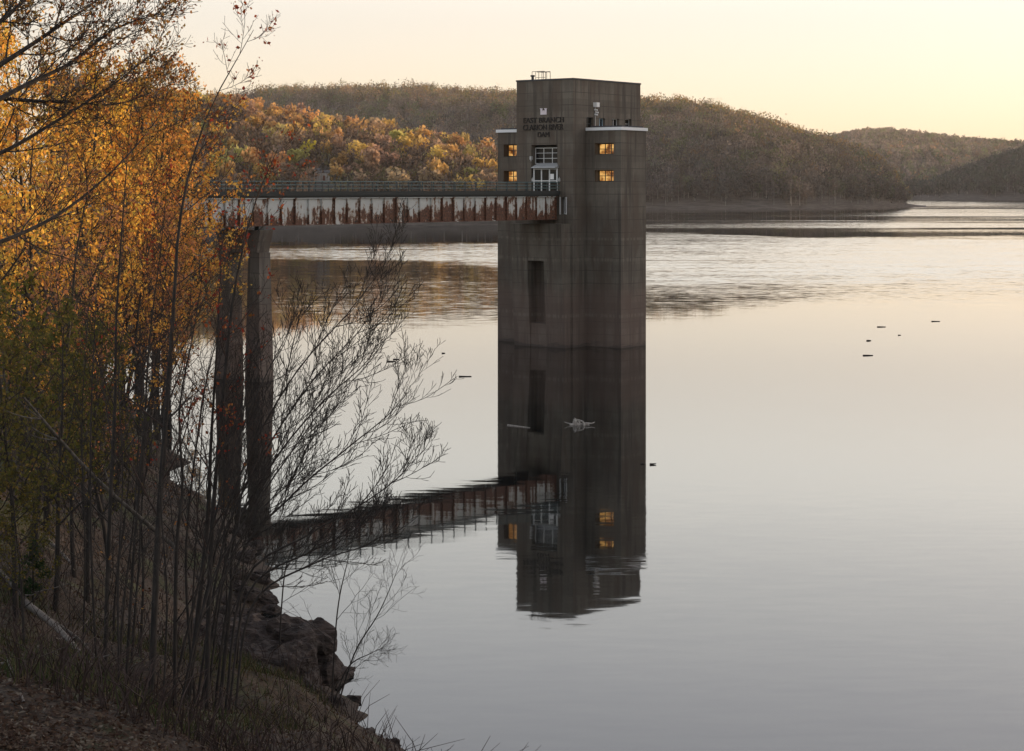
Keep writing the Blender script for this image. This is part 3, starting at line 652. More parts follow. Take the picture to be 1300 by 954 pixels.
# ------------------------------------------------------------------ tree growing
def tubes(branches, sides=(7, 5, 3, 3)):
    Vs, Qs, off = [], [], 0
    for P, R, lv in branches:
        n = sides[min(lv, len(sides) - 1)]; m_ = len(P)
        t = np.gradient(P, axis=0); t /= np.linalg.norm(t, axis=1, keepdims=True) + 1e-9
        ref = np.array([1., 0, 0]) if abs(t[0, 0]) < .7 else np.array([0, 1., 0])
        u = np.cross(t, ref); u /= np.linalg.norm(u, axis=1, keepdims=True) + 1e-9; v = np.cross(t, u)
        a = np.arange(n) * 2 * math.pi / n
        ring = P[:, None] + R[:, None, None] * (np.cos(a)[None, :, None] * u[:, None] + np.sin(a)[None, :, None] * v[:, None])
        Vs.append(ring.reshape(-1, 3)); i = np.arange(m_ - 1)[:, None] * n; k = np.arange(n)[None]; k2 = (k + 1) % n
        Qs.append(np.stack([i + k, i + k2, i + n + k2, i + n + k], -1).reshape(-1, 4) + off); off += m_ * n
    return np.concatenate(Vs), np.concatenate(Qs)

def smooth_path(pts, n):
    pts = np.array(pts, float)
    if len(pts) < 3: t = np.linspace(0, 1, n)[:, None]; return pts[0] * (1 - t) + pts[-1] * t
    P = np.vstack([2 * pts[0] - pts[1], pts, 2 * pts[-1] - pts[-2]]); out = []
    ts = np.linspace(0, len(pts) - 1 - 1e-6, n)
    for t in ts:
        i = int(t); f = t - i; a, b_, c, d = P[i:i + 4]
        out.append(.5 * ((2 * b_) + (-a + c) * f + (2 * a - 5 * b_ + 4 * c - d) * f * f + (-a + 3 * b_ - 3 * c + d) * f ** 3))
    return np.array(out)

def sprout(out, rng, P, R, lv, cfg):
    out.append((P, R, lv))
    if lv >= cfg['levels']: return
    seg = np.linalg.norm(np.diff(P, axis=0), axis=1); L = seg.sum(); n = cfg['n'][lv]; n = max(1, int(n * rng.uniform(.8, 1.2)))
    az0 = rng.uniform(0, 6.28)
    for i in range(n):
        t = cfg['t0'][lv] + (1 - cfg['t0'][lv]) * (i + rng.uniform(0, 1)) / n; t = min(t, .985)
        x = t * (len(P) - 1); k = int(x); f = x - k; pos = P[k] * (1 - f) + P[k + 1] * f; r = R[k] * (1 - f) + R[k + 1] * f
        tan = P[k + 1] - P[k]; tan /= np.linalg.norm(tan) + 1e-9
        az = az0 + i * 2.4 + rng.uniform(-.5, .5)
        ref = np.array([0, 0, 1.]) if abs(tan[2]) < .9 else np.array([1., 0, 0]); e1 = np.cross(tan, ref); e1 /= np.linalg.norm(e1); e2 = np.cross(tan, e1)
        perp = e1 * math.cos(az) + e2 * math.sin(az)
        if 'bias' in cfg: perp = perp + cfg['bias'] * rng.uniform(.3, 1); perp /= np.linalg.norm(perp)
        ang = Rd(rng.uniform(*cfg['ang'][lv])); d = tan * math.cos(ang) + perp * math.sin(ang)
        ln = L * cfg['len'][lv] * (1.08 - .72 * t) * rng.uniform(.6, 1.15); ln = max(ln, cfg.get('minlen', .2))
        m_ = cfg['seg'][lv]; pts = [pos]
        for s_ in range(m_):
            d = d + np.array([0, 0, cfg['up'][lv]]) / m_ + rng.normal(size=3) * cfg['wob'] ; d /= np.linalg.norm(d); pts.append(pts[-1] + d * ln / m_)
        pts = np.array(pts); r0 = min(r * .75, max(cfg['rmin'], r * cfg['rk'][lv])); rr = np.linspace(r0, cfg['rmin'] * .7, len(pts))
        sprout(out, rng, pts, rr, lv + 1, cfg)

def leaves_on(rng, branches, lv_min, per_m, size, spread, clump=1):
    C = []
    for P, R, lv in branches:
        if lv < lv_min: continue
        seg = np.linalg.norm(np.diff(P, axis=0), axis=1).sum(); n = rng.poisson(seg * per_m)
        if not n: continue
        x = rng.uniform(.25, 1, n) * (len(P) - 1.001); k = x.astype(int); f = (x - k)[:, None]; c = P[k] * (1 - f) + P[k + 1] * f
        c = np.repeat(c, clump, 0); C.append(c + rng.normal(size=c.shape) * spread)
    if not C: C = [np.zeros((1, 3))]
    C = np.concatenate(C); n = len(C)
    a = rng.normal(size=(n, 3)); a /= np.linalg.norm(a, axis=1, keepdims=True); b_ = np.cross(a, rng.normal(size=(n, 3))); b_ /= np.linalg.norm(b_, axis=1, keepdims=True)
    s = size * rng.uniform(.4, 1.65, (n, 1)); A = a * s * .5; B = b_ * s * .33
    return np.stack([C - A, C - A * .1 + B, C + A, C - A * .1 - B], 1).reshape(-1, 3), n

def plant(name, label, cat, branches, origin, bark_m, leaf=None, group=None, twig_m=None, trunk_lv=0, rng=None):
    """thing > trunk, twigs (branches), crown (leaves)"""
    origin = np.array(origin, float); root = empty(name, origin); tag(root, label, cat, group)
    loc_ = [(P - origin, R, l) for P, R, l in branches]
    V, Q = tubes([k for k in loc_ if k[2] <= trunk_lv]); link("trunk", quads("trunk", V, Q, bark_m, smooth=True), root)
    tw = [k for k in loc_ if k[2] > trunk_lv]
    if tw: V, Q = tubes(tw); link("branches", quads("branches", V, Q, twig_m or bark_m, smooth=True), root)
    if leaf:
        V, n = leaves_on(rng, loc_, *leaf['args']); c = palette(rng, n, leaf['cols']) * rng.uniform(.75, 1.25, (n, 1))
        o = link("crown", quads("crown", V, np.arange(4 * n).reshape(-1, 4), M['tree_tint'], tint=np.clip(c, 0, 1)), root)
    return root

def copy_tree(o, loc_, rz, sc, label=None, color=None):
    c = o.copy(); COL.objects.link(c); c.location = loc_; c.rotation_euler = (0, 0, rz); c.scale = (sc, sc, sc)
    if label: c["label"] = label
    if color: c.color = (*color, 1)
    for ch in o.children:
        d = ch.copy(); COL.objects.link(d); d.parent = c
        if color: d.color = (*color, 1)
    return c

def grow_tree(rng, H, r0, cfg, lean=(0, 0)):
    pts = [np.zeros(3)]; n = 8; d = np.array([lean[0], lean[1], 1.])
    for i in range(n): d = d + np.append(rng.normal(size=2) * .05, 0); d /= np.linalg.norm(d); pts.append(pts[-1] + d * H / n)
    P = smooth_path(pts, 14); R = np.linspace(r0, r0 * .12, 14); out = []; sprout(out, rng, P, R, 0, cfg); return out

# ------------------------------------------------------------------ individual trees on the sunlit far slope (each too small to show its parts)
def slope_protos(rng, n=9):
    ms = []
    for k in range(n):
        H = 1.0; K = int(rng.integers(110, 400)); th = rng.uniform(0, 6.28, 7); lob = np.stack([np.cos(th) * .17, np.sin(th) * .17, rng.uniform(.5, .82, 7)], 1); lr = rng.uniform(.12, .2, 7)
        i = rng.integers(0, 7, K); d = rng.normal(size=(K, 3)); d /= np.linalg.norm(d, axis=1, keepdims=True); c = lob[i] + d * (lr[i] * rng.uniform(.6, 1.05, K))[:, None]
        a = rng.normal(size=(K, 3)); a /= np.linalg.norm(a, axis=1, keepdims=True); b_ = np.cross(a, rng.normal(size=(K, 3))); b_ /= np.linalg.norm(b_, axis=1, keepdims=True)
        s = .065 * rng.uniform(.5, 1.3, (K, 1)); V = np.stack([c - a * s, c + b_ * s * .6, c + a * s, c - b_ * s * .6], 1).reshape(-1, 3)
        tint = np.ones((K, 3)) * rng.uniform(.75, 1.25, (K, 1)); Q = np.arange(4 * K).reshape(-1, 4)
        br = [(smooth_path([(0, 0, -.06), (.01, 0, .3), (0, .01, .7)], 4), np.array([.014, .012, .009, .004]), 0)] + [(np.array([[0, 0, .3], lob[j] * .6 + np.array([0, 0, .1]), lob[j]]), np.array([.008, .006, .002]), 1) for j in range(7)]
        tv, tq = tubes(br, (5, 3)); V2 = np.concatenate([V, tv]); Q2 = np.concatenate([Q, tq + len(V)])
        ms.append(quads("slope_tree", V2, Q2, [M['tree_tint'], M['greybark']], mi=[0] * K + [1] * len(tq), tint=np.concatenate([tint, np.ones((len(tq), 3))])))
    return ms
g2 = np.random.default_rng(21); PRO = slope_protos(g2)
KINDS = [(4, (.54, .33, .135), "rust orange tree in fresh leaf among the woods of the sunlit far slope", "rust orange trees on the sunlit slope"),
         (4, (.60, .42, .13), "golden yellow tree among the woods of the sunlit far slope", "golden trees on the sunlit slope"),
         (4, (.40, .275, .18), "dull brown half-bare tree among the woods of the sunlit far slope", "brown trees on the sunlit slope"),
         (1.5, (.46, .39, .14), "yellow-green tree among the woods of the sunlit far slope", "yellow-green trees on the sunlit slope")]
wts = np.array([k[0] for k in KINDS], float); wts /= wts.sum()
NTREE = 270
cc = g2.uniform(225, 668, NTREE * 3); tt = g2.uniform(.05, 1.0, NTREE * 3) ** .9
_, ds, dc = SUNNY.at(cc); DD = ds + (dc - ds) * tt; ZZ = SUNNY.z(cc, DD); got = []
for c_, D_, z_ in zip(cc, DD, ZZ):
    x = (c_ - PX) / F * D_
    if z_ < 5 or any((x - a) ** 2 + (D_ - b_) ** 2 < 36 for a, b_ in got): continue
    if abs(c_ - 409) < 14 and D_ < HUT_D + 5: continue
    if len(got) >= NTREE: break
    got.append((x, D_))
    k = KINDS[g2.choice(4, p=wts)]; o = link("slope_tree", PRO[g2.integers(len(PRO))]); h = g2.uniform(8, 18)
    o.location = (x, D_, z_ - .3); o.scale = (h * g2.uniform(.8, 1.15), h * g2.uniform(.8, 1.15), h); o.rotation_euler = (0, 0, g2.uniform(0, 6.28)); f = g2.uniform(.8, 1.2)
    o.color = (k[1][0] * f, k[1][1] * f * g2.uniform(.9, 1.1), k[1][2] * f, 1); tag(o, k[2], "tree", k[3])
def lone(px, py, D, h, col, label):
    p = W(px, py, D); z = float(SUNNY.z(np.array([px]), np.array([D]))[0]); o = link("slope_tree", PRO[g2.integers(len(PRO))])
    o.location = (p[0], D, z - .3); o.scale = (h * .85, h * .85, h); o.color = (*col, 1); tag(o, label, "tree")
lone(392, 200, HUT_D + 12, 16, (.46, .38, .05), "bright yellow-green tree standing just behind the small stone building")

# ------------------------------------------------------------------ golden trees on the near bank
rg = np.random.default_rng(33)
CFG_T = dict(levels=3, n=(17, 8, 5), t0=(.25, .2, .2), ang=((35, 62), (30, 60), (30, 60)), len=(.46, .5, .5), up=(.55, .45, .3), wob=.10, seg=(6, 4, 3), rk=(.5, .6, .7), rmin=.012)
GOLD = [(5, (.58, .35, .07)), (3, (.50, .25, .055)), (3, (.60, .43, .09)), (1, (.32, .27, .06))]
RUST = [(5, (.33, .16, .065)), (3, (.26, .14, .075)), (2, (.42, .25, .06))]
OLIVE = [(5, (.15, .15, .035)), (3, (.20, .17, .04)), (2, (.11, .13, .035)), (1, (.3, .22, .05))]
LAB = {'gold': "golden-leaved tree in the sunlit row on the near bank behind the saplings", 'rust': "rust-brown leafing tree between the golden ones on the near bank",
       'olive': "olive-green young tree in the shade low on the bank"}
GRP = {'gold': "golden trees on the near bank", 'rust': "rust-brown trees on the near bank", 'olive': "olive trees low on the bank"}
def mk(kind, cols, H, per_m, size, spread, clump):
    br = grow_tree(rg, H, H * .011, CFG_T)
    return plant("bank_tree", LAB[kind], "tree", br, (0, 0, 0), M['bark'], dict(args=(2, per_m * 1.9, size * .66, spread, clump), cols=cols), GRP[kind], rng=rg)
protos = {'gold': [mk('gold', GOLD, 14, 1.05, .195, .12, 6) for _ in range(3)], 'rust': [mk('rust', RUST, 13, .62, .19, .12, 6) for _ in range(2)], 'olive': [mk('olive', OLIVE, 9, 1.3, .18, .11, 5) for _ in range(2)]}
used = {k: 0 for k in protos}
def put(kind, px, Y, top_y):           # stands on the bank at bearing px, Y metres off, its top reaching row top_y
    X = (px - PX) / F * Y; z = bank_z(X, Y) - .1; H0 = {'gold': 14, 'rust': 13, 'olive': 9}[kind]; H = EYE + (PY - top_y) / F * Y - z; sc = max(.35, H / H0 / 1.04)
    i = used[kind]; used[kind] += 1; src = protos[kind][i % len(protos[kind])]
    if i < len(protos[kind]): src.location = (X, Y, z); src.rotation_euler = (0, 0, rg.uniform(0, 6.28)); src.scale = (sc,) * 3; o = src
    else: o = copy_tree(src, (X, Y, z), rg.uniform(0, 6.28), sc)
    f = rg.uniform(.95, 1.45); gg = rg.uniform(.70, 1.0)
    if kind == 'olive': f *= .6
    for ch in o.children: ch.color = (f, f * gg, f * gg * rg.uniform(.8, 1.2), 1)
    return o
for px, Y, ty in ((-30, 60, 20), (30, 74, 70), (95, 84, 82), (150, 96, 92), (178, 108, 100), (205, 128, 118), (15, 100, 60), (70, 120, 75), (120, 140, 95), (175, 150, 105), (60, 62, 150), (130, 72, 170), (160, 86, 185), (190, 100, 190), (200, 116, 185), (-10, 84, 60), (180, 140, 150), (212, 150, 165)): put('gold', px, Y, ty)
for px, Y, ty in ((110, 66, 240), (145, 74, 270), (178, 84, 285), (206, 98, 285), (40, 56, 230), (196, 150, 140), (140, 60, 400)): put('rust', px, Y, ty)
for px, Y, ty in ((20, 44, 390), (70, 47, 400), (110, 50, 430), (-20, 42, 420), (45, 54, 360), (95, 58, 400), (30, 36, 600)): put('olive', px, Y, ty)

# ------------------------------------------------------------------ bare saplings in front, each grown along its own stem
rs = np.random.default_rng(44)
CFG_S = dict(levels=3, n=(16, 7, 4), t0=(.22, .15, .2), ang=((28, 55), (28, 55), (30, 60)), len=(.30, .45, .45), up=(.5, .5, .4), wob=.09, seg=(7, 5, 3), rk=(.42, .55, .7), rmin=.007)
def sapling(label, pts, Y, r0, cfg=CFG_S, leaf=None, dy=0.0, twig=None, name="bare_sapling", cat="sapling", group=None):
    n = len(pts); P = [W(x, y, Y + dy * i / (n - 1)) for i, (x, y) in enumerate(pts)]
    P[0][2] = min(P[0][2], bank_z(P[0][0], P[0][1]) - .1) if P[0][2] < bank_z(P[0][0], P[0][1]) + 2 else P[0][2]
    g0 = np.array([P[0][0], P[0][1], bank_z(P[0][0], P[0][1]) - .15])
    if P[0][2] > g0[2] + .05: P = [g0] + P
    Q = smooth_path(P, 22); R = r0 * (1 - np.linspace(0, 1, 22) ** 1.1 * .93); out = []; sprout(out, rs, Q, R, 0, cfg)
    return plant(name, label, cat, out, g0, M['bark'], leaf, group, twig, rng=rs)
CFG_M = dict(CFG_S, n=(26, 8, 4), len=(.2, .5, .5), t0=(.3, .15, .2))
REDS = dict(args=(3, 1.6, .075, .05, 3), cols=[(4, (.22, .035, .022)), (3, (.28, .07, .025)), (2, (.30, .13, .04))])
BUDS = dict(args=(3, 2.0, .05, .04, 2), cols=[(4, (.32, .16, .05)), (2, (.25, .09, .04)), (2, (.36, .22, .07))])
THIN = dict(CFG_S, n=(17, 7, 3)); WISP = dict(CFG_S, levels=3, n=(15, 5, 3), len=(.2, .42, .45))
sapling("tall red-budded maple sapling whose bare leader rises above the far ridge", [(192, 864), (200, 690), (210, 540), (220, 400), (230, 270), (262, 150), (322, 38)], 38, .085, CFG_M, REDS, 3, M['redtwig'])
sapling("red-budded sapling forking low and reaching over the bridge railing", [(262, 864), (268, 690), (282, 520), (296, 380), (320, 270), (352, 190)], 40, .07, CFG_M, dict(REDS, args=(3, 2.3, .07, .06, 3)), 2, M['redtwig'])
sapling("thinnest straight grey stem standing before the olive trees", [(124, 864), (116, 700), (115, 560), (120, 420), (128, 300)], 37, .035, WISP)
sapling("slender dark sapling next to the thinnest stem, taller and thicker than it", [(133, 864), (138, 690), (146, 520), (148, 400), (158, 250), (168, 120)], 38, .06, THIN, BUDS)
sapling("slim leaning sapling that springs from the clump of pale stems", [(158, 864), (170, 700), (182, 560), (190, 430), (206, 300), (215, 180)], 40, .045, THIN, BUDS)
sapling("dark sapling with a kinked stem beside the red-budded maple", [(222, 864), (224, 700), (232, 620), (228, 520), (246, 420), (260, 330)], 39, .055, THIN)
sapling("stout dark sapling in the middle of the fan of bare branches", [(236, 864), (262, 680), (268, 560), (276, 430), (282, 300)], 41, .075, CFG_S)
sapling("crooked thin sapling crossing behind the stout dark one", [(250, 864), (236, 720), (250, 560), (270, 450), (300, 370)], 43, .04, THIN)
sapling("pale smooth stem at the edge of the sapling clump nearest the rock ledge", [(275, 864), (292, 770), (296, 690), (320, 570), (352, 480)], 42, .05, THIN)
for i, pts in enumerate(([(150, 864), (158, 760), (170, 660), (176, 560), (182, 470)], [(166, 864), (172, 770), (178, 690), (176, 600), (192, 500)], [(176, 864), (182, 740), (180, 640), (196, 540), (204, 470)], [(144, 864), (146, 760), (158, 660), (164, 600), (160, 540)])):
    sapling(["palest stem of the sapling clump, bowed gently away from the lake", "middle stem of the sapling clump, grey and slightly wavy", "stem of the sapling clump closest to the maple", "shortest stem of the sapling clump, next to the slender dark sapling"][i], pts, 44 + i, .04, WISP)
for lb, pts, Y in (("thin straight stem a step behind the thinnest one, with many fine twigs", [(104, 864), (108, 700), (104, 540), (112, 400), (120, 330)], 41),
                   ("thin stem bending toward the lake between the kinked and the stout sapling", [(240, 864), (246, 740), (254, 600), (262, 480), (290, 370)], 45),
                   ("fine grey stem rising past the far pier column", [(284, 864), (288, 740), (284, 620), (296, 500), (300, 420)], 46),
                   ("fine dark stem beside the pale smooth one, forking near its tip", [(300, 864), (306, 760), (316, 650), (338, 560), (345, 500)], 47),
                   ("whip-thin stem standing in front of the sapling clump", [(152, 880), (150, 740), (156, 600), (150, 470), (162, 380)], 35),
                   ("whip-thin stem close to the foot of the red-budded maple", [(206, 880), (212, 760), (204, 620), (216, 500), (222, 420)], 36)):
    sapling(lb, pts, Y, .028, THIN)
# the fan of arching branches over the water
FAN = dict(levels=3, n=(19, 8, 4), t0=(.25, .15, .2), ang=((18, 45), (20, 45), (25, 50)), len=(.28, .46, .5), up=(.5, .5, .4), wob=.07, seg=(7, 5, 3), rk=(.48, .62, .75), rmin=.0092)
fan = [("topmost arching bare branch stem spreading over the lake toward the tower", [(232, 864), (276, 690), (320, 570), (378, 470), (440, 400), (478, 350), (500, 318)], 40, .034),
       ("second arching stem of the fan, its tips against the pale water", [(252, 864), (290, 700), (345, 590), (410, 510), (465, 460), (487, 412)], 41, .034),
       ("arching stem of the fan ending in a brush of fine upright twigs", [(268, 864), (300, 720), (370, 630), (440, 570), (500, 520), (524, 478)], 42, .034),
       ("longest low-arching stem of the fan reaching farthest over the water", [(284, 864), (310, 740), (390, 680), (460, 640), (512, 600), (533, 562)], 41, .034),
       ("lowest stem of the fan stretched almost level above the bridge reflection", [(296, 864), (320, 770), (400, 715), (470, 690), (510, 655)], 43, .034),
       ("steep stem of the fan rising through the pier columns", [(214, 864), (272, 660), (302, 560), (336, 480), (362, 430), (376, 400)], 39, .034),
       ("slanting dark stem crossing in front of the near pier column", [(226, 864), (268, 740), (325, 640), (380, 560), (420, 500), (446, 440)], 38, .034)]
fan += [("arching stem between the topmost and the second, forked at its end", [(244, 864), (284, 690), (336, 575), (396, 485), (452, 425), (486, 378)], 42, .034),
        ("sagging stem of the fan just above the lowest one", [(290, 864), (316, 752), (396, 700), (452, 672), (486, 646)], 44, .034),
        ("short inner stem of the fan crossing the pier reflection", [(262, 864), (286, 730), (330, 650), (376, 606), (410, 560)], 40, .034)]
for lb, pts, Y, r in fan: sapling(lb, pts, Y, r, FAN, None, 2.5, name="arching_shrub", cat="shrub")
BUSH = dict(levels=3, n=(12, 6, 4), t0=(.2, .1, .2), ang=((25, 60), (25, 60), (30, 60)), len=(.42, .5, .5), up=(.3, .35, .3), wob=.12, seg=(6, 4, 3), rk=(.45, .6, .7), rmin=.006)
for lb, pts, Y in (("thin wiry bush leaning out over the water below the rock ledge", [(420, 862), (428, 780), (442, 710), (456, 655)], 54),
                   ("twiggy bush sprawling low over the water with a drooping tip", [(425, 864), (450, 830), (480, 780), (500, 735), (512, 700)], 55),
                   ("short twiggy bush at the foot of the rock ledge", [(418, 870), (440, 850), (470, 830), (490, 822)], 53),
                   ("sparse bush growing on top of the rock ledge", [(352, 800), (360, 740), (372, 690), (380, 640)], 56)):
    sapling(lb, pts, Y, .028, BUSH, name="twiggy_bush", cat="bush")
# dark evergreen seedling low on the slope
def seedling():
    p = ground_at(42, 765); rr = np.random.default_rng(3); br = []; H = 1.75
    P = np.array([p + [0, 0, H * t] for t in np.linspace(0, 1, 8)]) - [0, 0, .1]; br.append((P, np.linspace(.03, .006, 8), 0))
    for k in range(34):
        t = rr.uniform(.08, .95); a = rr.uniform(0, 6.28); L = .75 * (1.05 - t) * rr.uniform(.7, 1.1); q = p + [0, 0, H * t - .1]; d = np.array([math.cos(a), math.sin(a), .12])
        br.append((np.array([q, q + d * L * .5, q + d * L + [0, 0, -.05]]), np.array([.01, .007, .004]), 1))
    plant("evergreen_seedling", "bushy dark evergreen seedling low on the leaf-strewn slope", "seedling", br, p - [0, 0, .1], M['bark'], dict(args=(1, 55, .07, .045, 2), cols=[(3, (.022, .045, .018)), (2, (.035, .06, .02))]), rng=rr)
# limbs of the big trees that stand just outside the frame
BIG = dict(levels=3, n=(16, 8, 5), t0=(.2, .15, .2), ang=((20, 48), (22, 50), (25, 55)), len=(.36, .48, .45), up=(.25, .4, .35), wob=.07, seg=(8, 5, 3), rk=(.45, .6, .7), rmin=.007)
def roadside(label, base, limbs, Y, r0, leaf):
    gx = (base - PX) / F * Y; gz = bank_z(gx, Y); br = []
    top = W(base - 30, -60, Y); P = smooth_path([(gx, Y, gz - .2), (gx, Y, gz + 4), tuple(top)], 16); br.append((P, np.linspace(r0, r0 * .5, 16), 0))
    for pts, dy in limbs:
        n = len(pts); Q = smooth_path([W(x, y, Y + dy * i / (n - 1)) for i, (x, y) in enumerate(pts)], 22)
        k = int(np.argmin(np.abs(P[:, 2] - Q[0][2]))); Q[0] = P[k]
        sprout(br, rs, Q, r0 * .42 * (1 - np.linspace(0, 1, 22) * .92), 1, dict(BIG, levels=4, n=(0,) + BIG['n'], t0=(0,) + BIG['t0'], ang=((0, 1),) + BIG['ang'], len=(0,) + BIG['len'], up=(0,) + BIG['up'], seg=(1,) + BIG['seg'], rk=(.5,) + BIG['rk']))
    return plant("overhanging_tree", label, "tree", br, (gx, Y, gz - .2), M['bark'], leaf, rng=rs)
B3 = dict(args=(3, 4.0, .052, .05, 2), cols=[(4, (.36, .18, .05)), (2, (.28, .10, .04)), (2, (.36, .24, .08))])
roadside("budding tree whose long dark limbs sweep up across the sky corner", -45, [([(-45, 110), (20, 70), (80, 30), (130, -5), (190, -60)], 3), ([(-45, 150), (30, 110), (90, 80), (150, 35), (225, 12)], 2), ([(-45, 60), (10, 20), (50, -20), (90, -60)], 2)], 27, .115, B3)
roadside("budding tree with lower limbs reaching in front of the golden foliage", -70, [([(-70, 330), (20, 300), (90, 262), (160, 200), (216, 130)], 4), ([(-70, 215), (0, 195), (70, 155), (140, 110), (205, 60)], 2), ([(-70, 110), (0, 125), (80, 130), (150, 132), (215, 108)], 3)], 30, .115, B3)

# ------------------------------------------------------------------ rock ledge, fallen wood, litter, drift
def rocks():
    m, t, b = mat("layered_rock", rough=.95); N = NT(t); co = N.coord()
    n = N.noise(N.scale(co, (.6, .6, 3.5)), 1.2, 6, .65).outputs["Fac"]; n2 = N.noise(co, 4, 4).outputs["Fac"]
    c = N.mix(N.ramp(n, .35, .65), (.018, .013, .011), (.055, .039, .032)); c = N.mix(N.math('MULTIPLY', N.ramp(n2, .55, .7), .5), c, (.085, .062, .05))
    t.links.new(c, b.inputs["Base Color"]); t.links.new(N.bump(n, .25, .9), b.inputs["Normal"])
    r = np.random.default_rng(19); mb = MB()
    def slab(cx, cy, z0, th, rx, ry, rot, tilt):
        k = int(r.integers(9, 14)); a = np.sort((np.arange(k) + r.uniform(-.32, .32, k)) * 2 * math.pi / k); rad = r.uniform(.78, 1.1, k)
        sq = 1 / np.maximum(np.abs(np.cos(a)) ** 3.2 + np.abs(np.sin(a)) ** 3.2, 1e-6) ** (1 / 3.2)
        x = np.cos(a) * rx * rad * sq; y = np.sin(a) * ry * rad * sq; c_, s_ = math.cos(rot), math.sin(rot); X, Y = cx + x * c_ - y * s_, cy + x * s_ + y * c_
        f = r.uniform(.90, 1.02, k); zb = z0 + (X - cx) * tilt; zt = zb + th * r.uniform(.8, 1.1, k)
        mb.hexa(list(zip(X, Y, zb)), list(zip(cx + (X - cx) * f, cy + (Y - cy) * f, zt)))
    z = -1.4
    while z < 1.75:                       # the ledge: layer on layer, stepping back a little and broken at the lake side
        th = r.uniform(.28, .62); k = 1 - .05 * (z + 1.4)
        slab(r.uniform(-.25, .25), r.uniform(-.3, .3), z, th, 3.3 * k, 4.4 * k, r.uniform(-.15, .15), -.03)
        for _ in range(3): slab(r.uniform(1.7, 2.8) * k, r.uniform(-3.8, 3.8), z + r.uniform(-.1, .1), th * r.uniform(.8, 1.2), r.uniform(.6, 1.2), r.uniform(.7, 1.5), r.uniform(0, 3), r.uniform(-.12, .05))
        z += th * .93
    for _ in range(16): slab(r.uniform(-3.2, 3.6), r.uniform(-5.6, -1), r.uniform(-.6, 1.3), r.uniform(.2, .5), r.uniform(.3, .8), r.uniform(.3, .9), r.uniform(0, 3), r.uniform(-.25, .25))
    o = mb.build("rock_ledge", m); o.location = (-9.0, 58.0, -.1); o.rotation_euler = (0, 0, Rd(-12))
    rm = o.modifiers.new("fused_layers", 'REMESH'); rm.mode = 'VOXEL'; rm.voxel_size = .085
    for nm_, sz_, st_ in (("broken_faces", .9, .55), ("chips", .28, .22)):
        tx = bpy.data.textures.new(nm_, 'VORONOI'); tx.noise_scale = sz_; tx.distance_metric = 'DISTANCE'
        dp = o.modifiers.new(nm_, 'DISPLACE'); dp.texture = tx; dp.strength = st_; dp.mid_level = .4; dp.texture_coords = 'LOCAL'
    tag(o, "dark layered rock ledge dropping straight into the water at the bank", "rock")
rocks()

def shore_stones():
    r = np.random.default_rng(29); m = bpy.data.materials["layered_rock"]; me0 = []
    for k in range(4):
        th, ph = np.meshgrid(np.linspace(0, 2 * math.pi, 15)[:-1], np.linspace(0, math.pi, 9)); X = np.sin(ph) * np.cos(th); Y = np.sin(ph) * np.sin(th); Z = np.cos(ph)
        n = 1 + 1.0 * (vnoise(X * 1.7 + 9 * k + 20, Y * 1.7 + Z * 2.3 + 20, k) - .5); V = np.stack([np.sign(X) * np.abs(X) ** .7 * n, np.sign(Y) * np.abs(Y) ** .7 * n * .8, np.sign(Z) * np.abs(Z) ** .7 * n * .55], -1).reshape(-1, 3)
        i = np.arange(8)[:, None] * 14; kk = np.arange(14)[None]; me0.append(quads("shore_stone", V, np.stack([i + kk, i + 14 + kk, i + 14 + (kk + 1) % 14, i + (kk + 1) % 14], -1).reshape(-1, 4), m))
    got = 0
    for _ in range(4000):
        Y = r.uniform(46, 86); X = float(np.interp(Y, SHORE[3:12, 1], SHORE[3:12, 0])) + r.uniform(-2.2, 1.2); z = bank_z(X, Y)
        if not -.15 < z < .8: continue
        o = link("shore_stone", me0[got % 4]); q = r.uniform(.16, .55) * (1.5 if r.uniform() < .15 else 1); o.location = (X, Y, z + q * .12); o.scale = (q, q * r.uniform(.7, 1.2), q); o.rotation_euler = (r.uniform(-.3, .3), r.uniform(-.3, .3), r.uniform(0, 6.28))
        tag(o, "dark wet stone lying along the water line of the bank", "stone", "stones along the bank's water line"); got += 1
        if got == 36: break
shore_stones()
def stick(name, label, cat, a, b_, r, mname, bend=.0, twigs=0, group=None, seed=0):
    rr = np.random.default_rng(seed); a = np.array(a, float); b_ = np.array(b_, float); mid = (a + b_) / 2 + rr.normal(size=3) * bend; mid[2] = max(mid[2], (a[2] + b_[2]) / 2 - .05)
    P = smooth_path([a, mid, b_], 9); R = np.linspace(r, r * .45, 9); br = [(P, R, 0)]
    for _ in range(twigs):
        t = rr.uniform(.4, .95); p = P[int(t * 8)]; d = (b_ - a) / np.linalg.norm(b_ - a) + rr.normal(size=3) * .5; d[2] = abs(d[2]) * .5
        br.append((smooth_path([p, p + d * .4, p + d * .8 + np.array([0, 0, .1])], 4), np.linspace(r * .4, r * .15, 4), 1))
    br = [(p - a, q, l) for p, q, l in br]; V, Q = tubes(br, (8, 4))
    cap = [[0, 1, 2, 3], [0, 3, 4, 7], [4, 5, 6, 7]]; o = link(name, quads(name, V, np.concatenate([Q, np.array(cap)]), M[mname], smooth=True)); o.location = a
    tag(o, label, cat, group); return o
def gnd(x, y, Y): X = (x - PX) / F * Y; return np.array([X, Y, bank_z(X, Y)])
def ground_at(px, py):                 # first point of the bank seen at a photo pixel
    for Y in np.arange(14, 150, .25):
        p = W(px, py, Y)
        if bank_z(p[0], p[1]) >= p[2]: return np.array([p[0], p[1], bank_z(p[0], p[1])])
    return W(px, py, 45)
seedling()
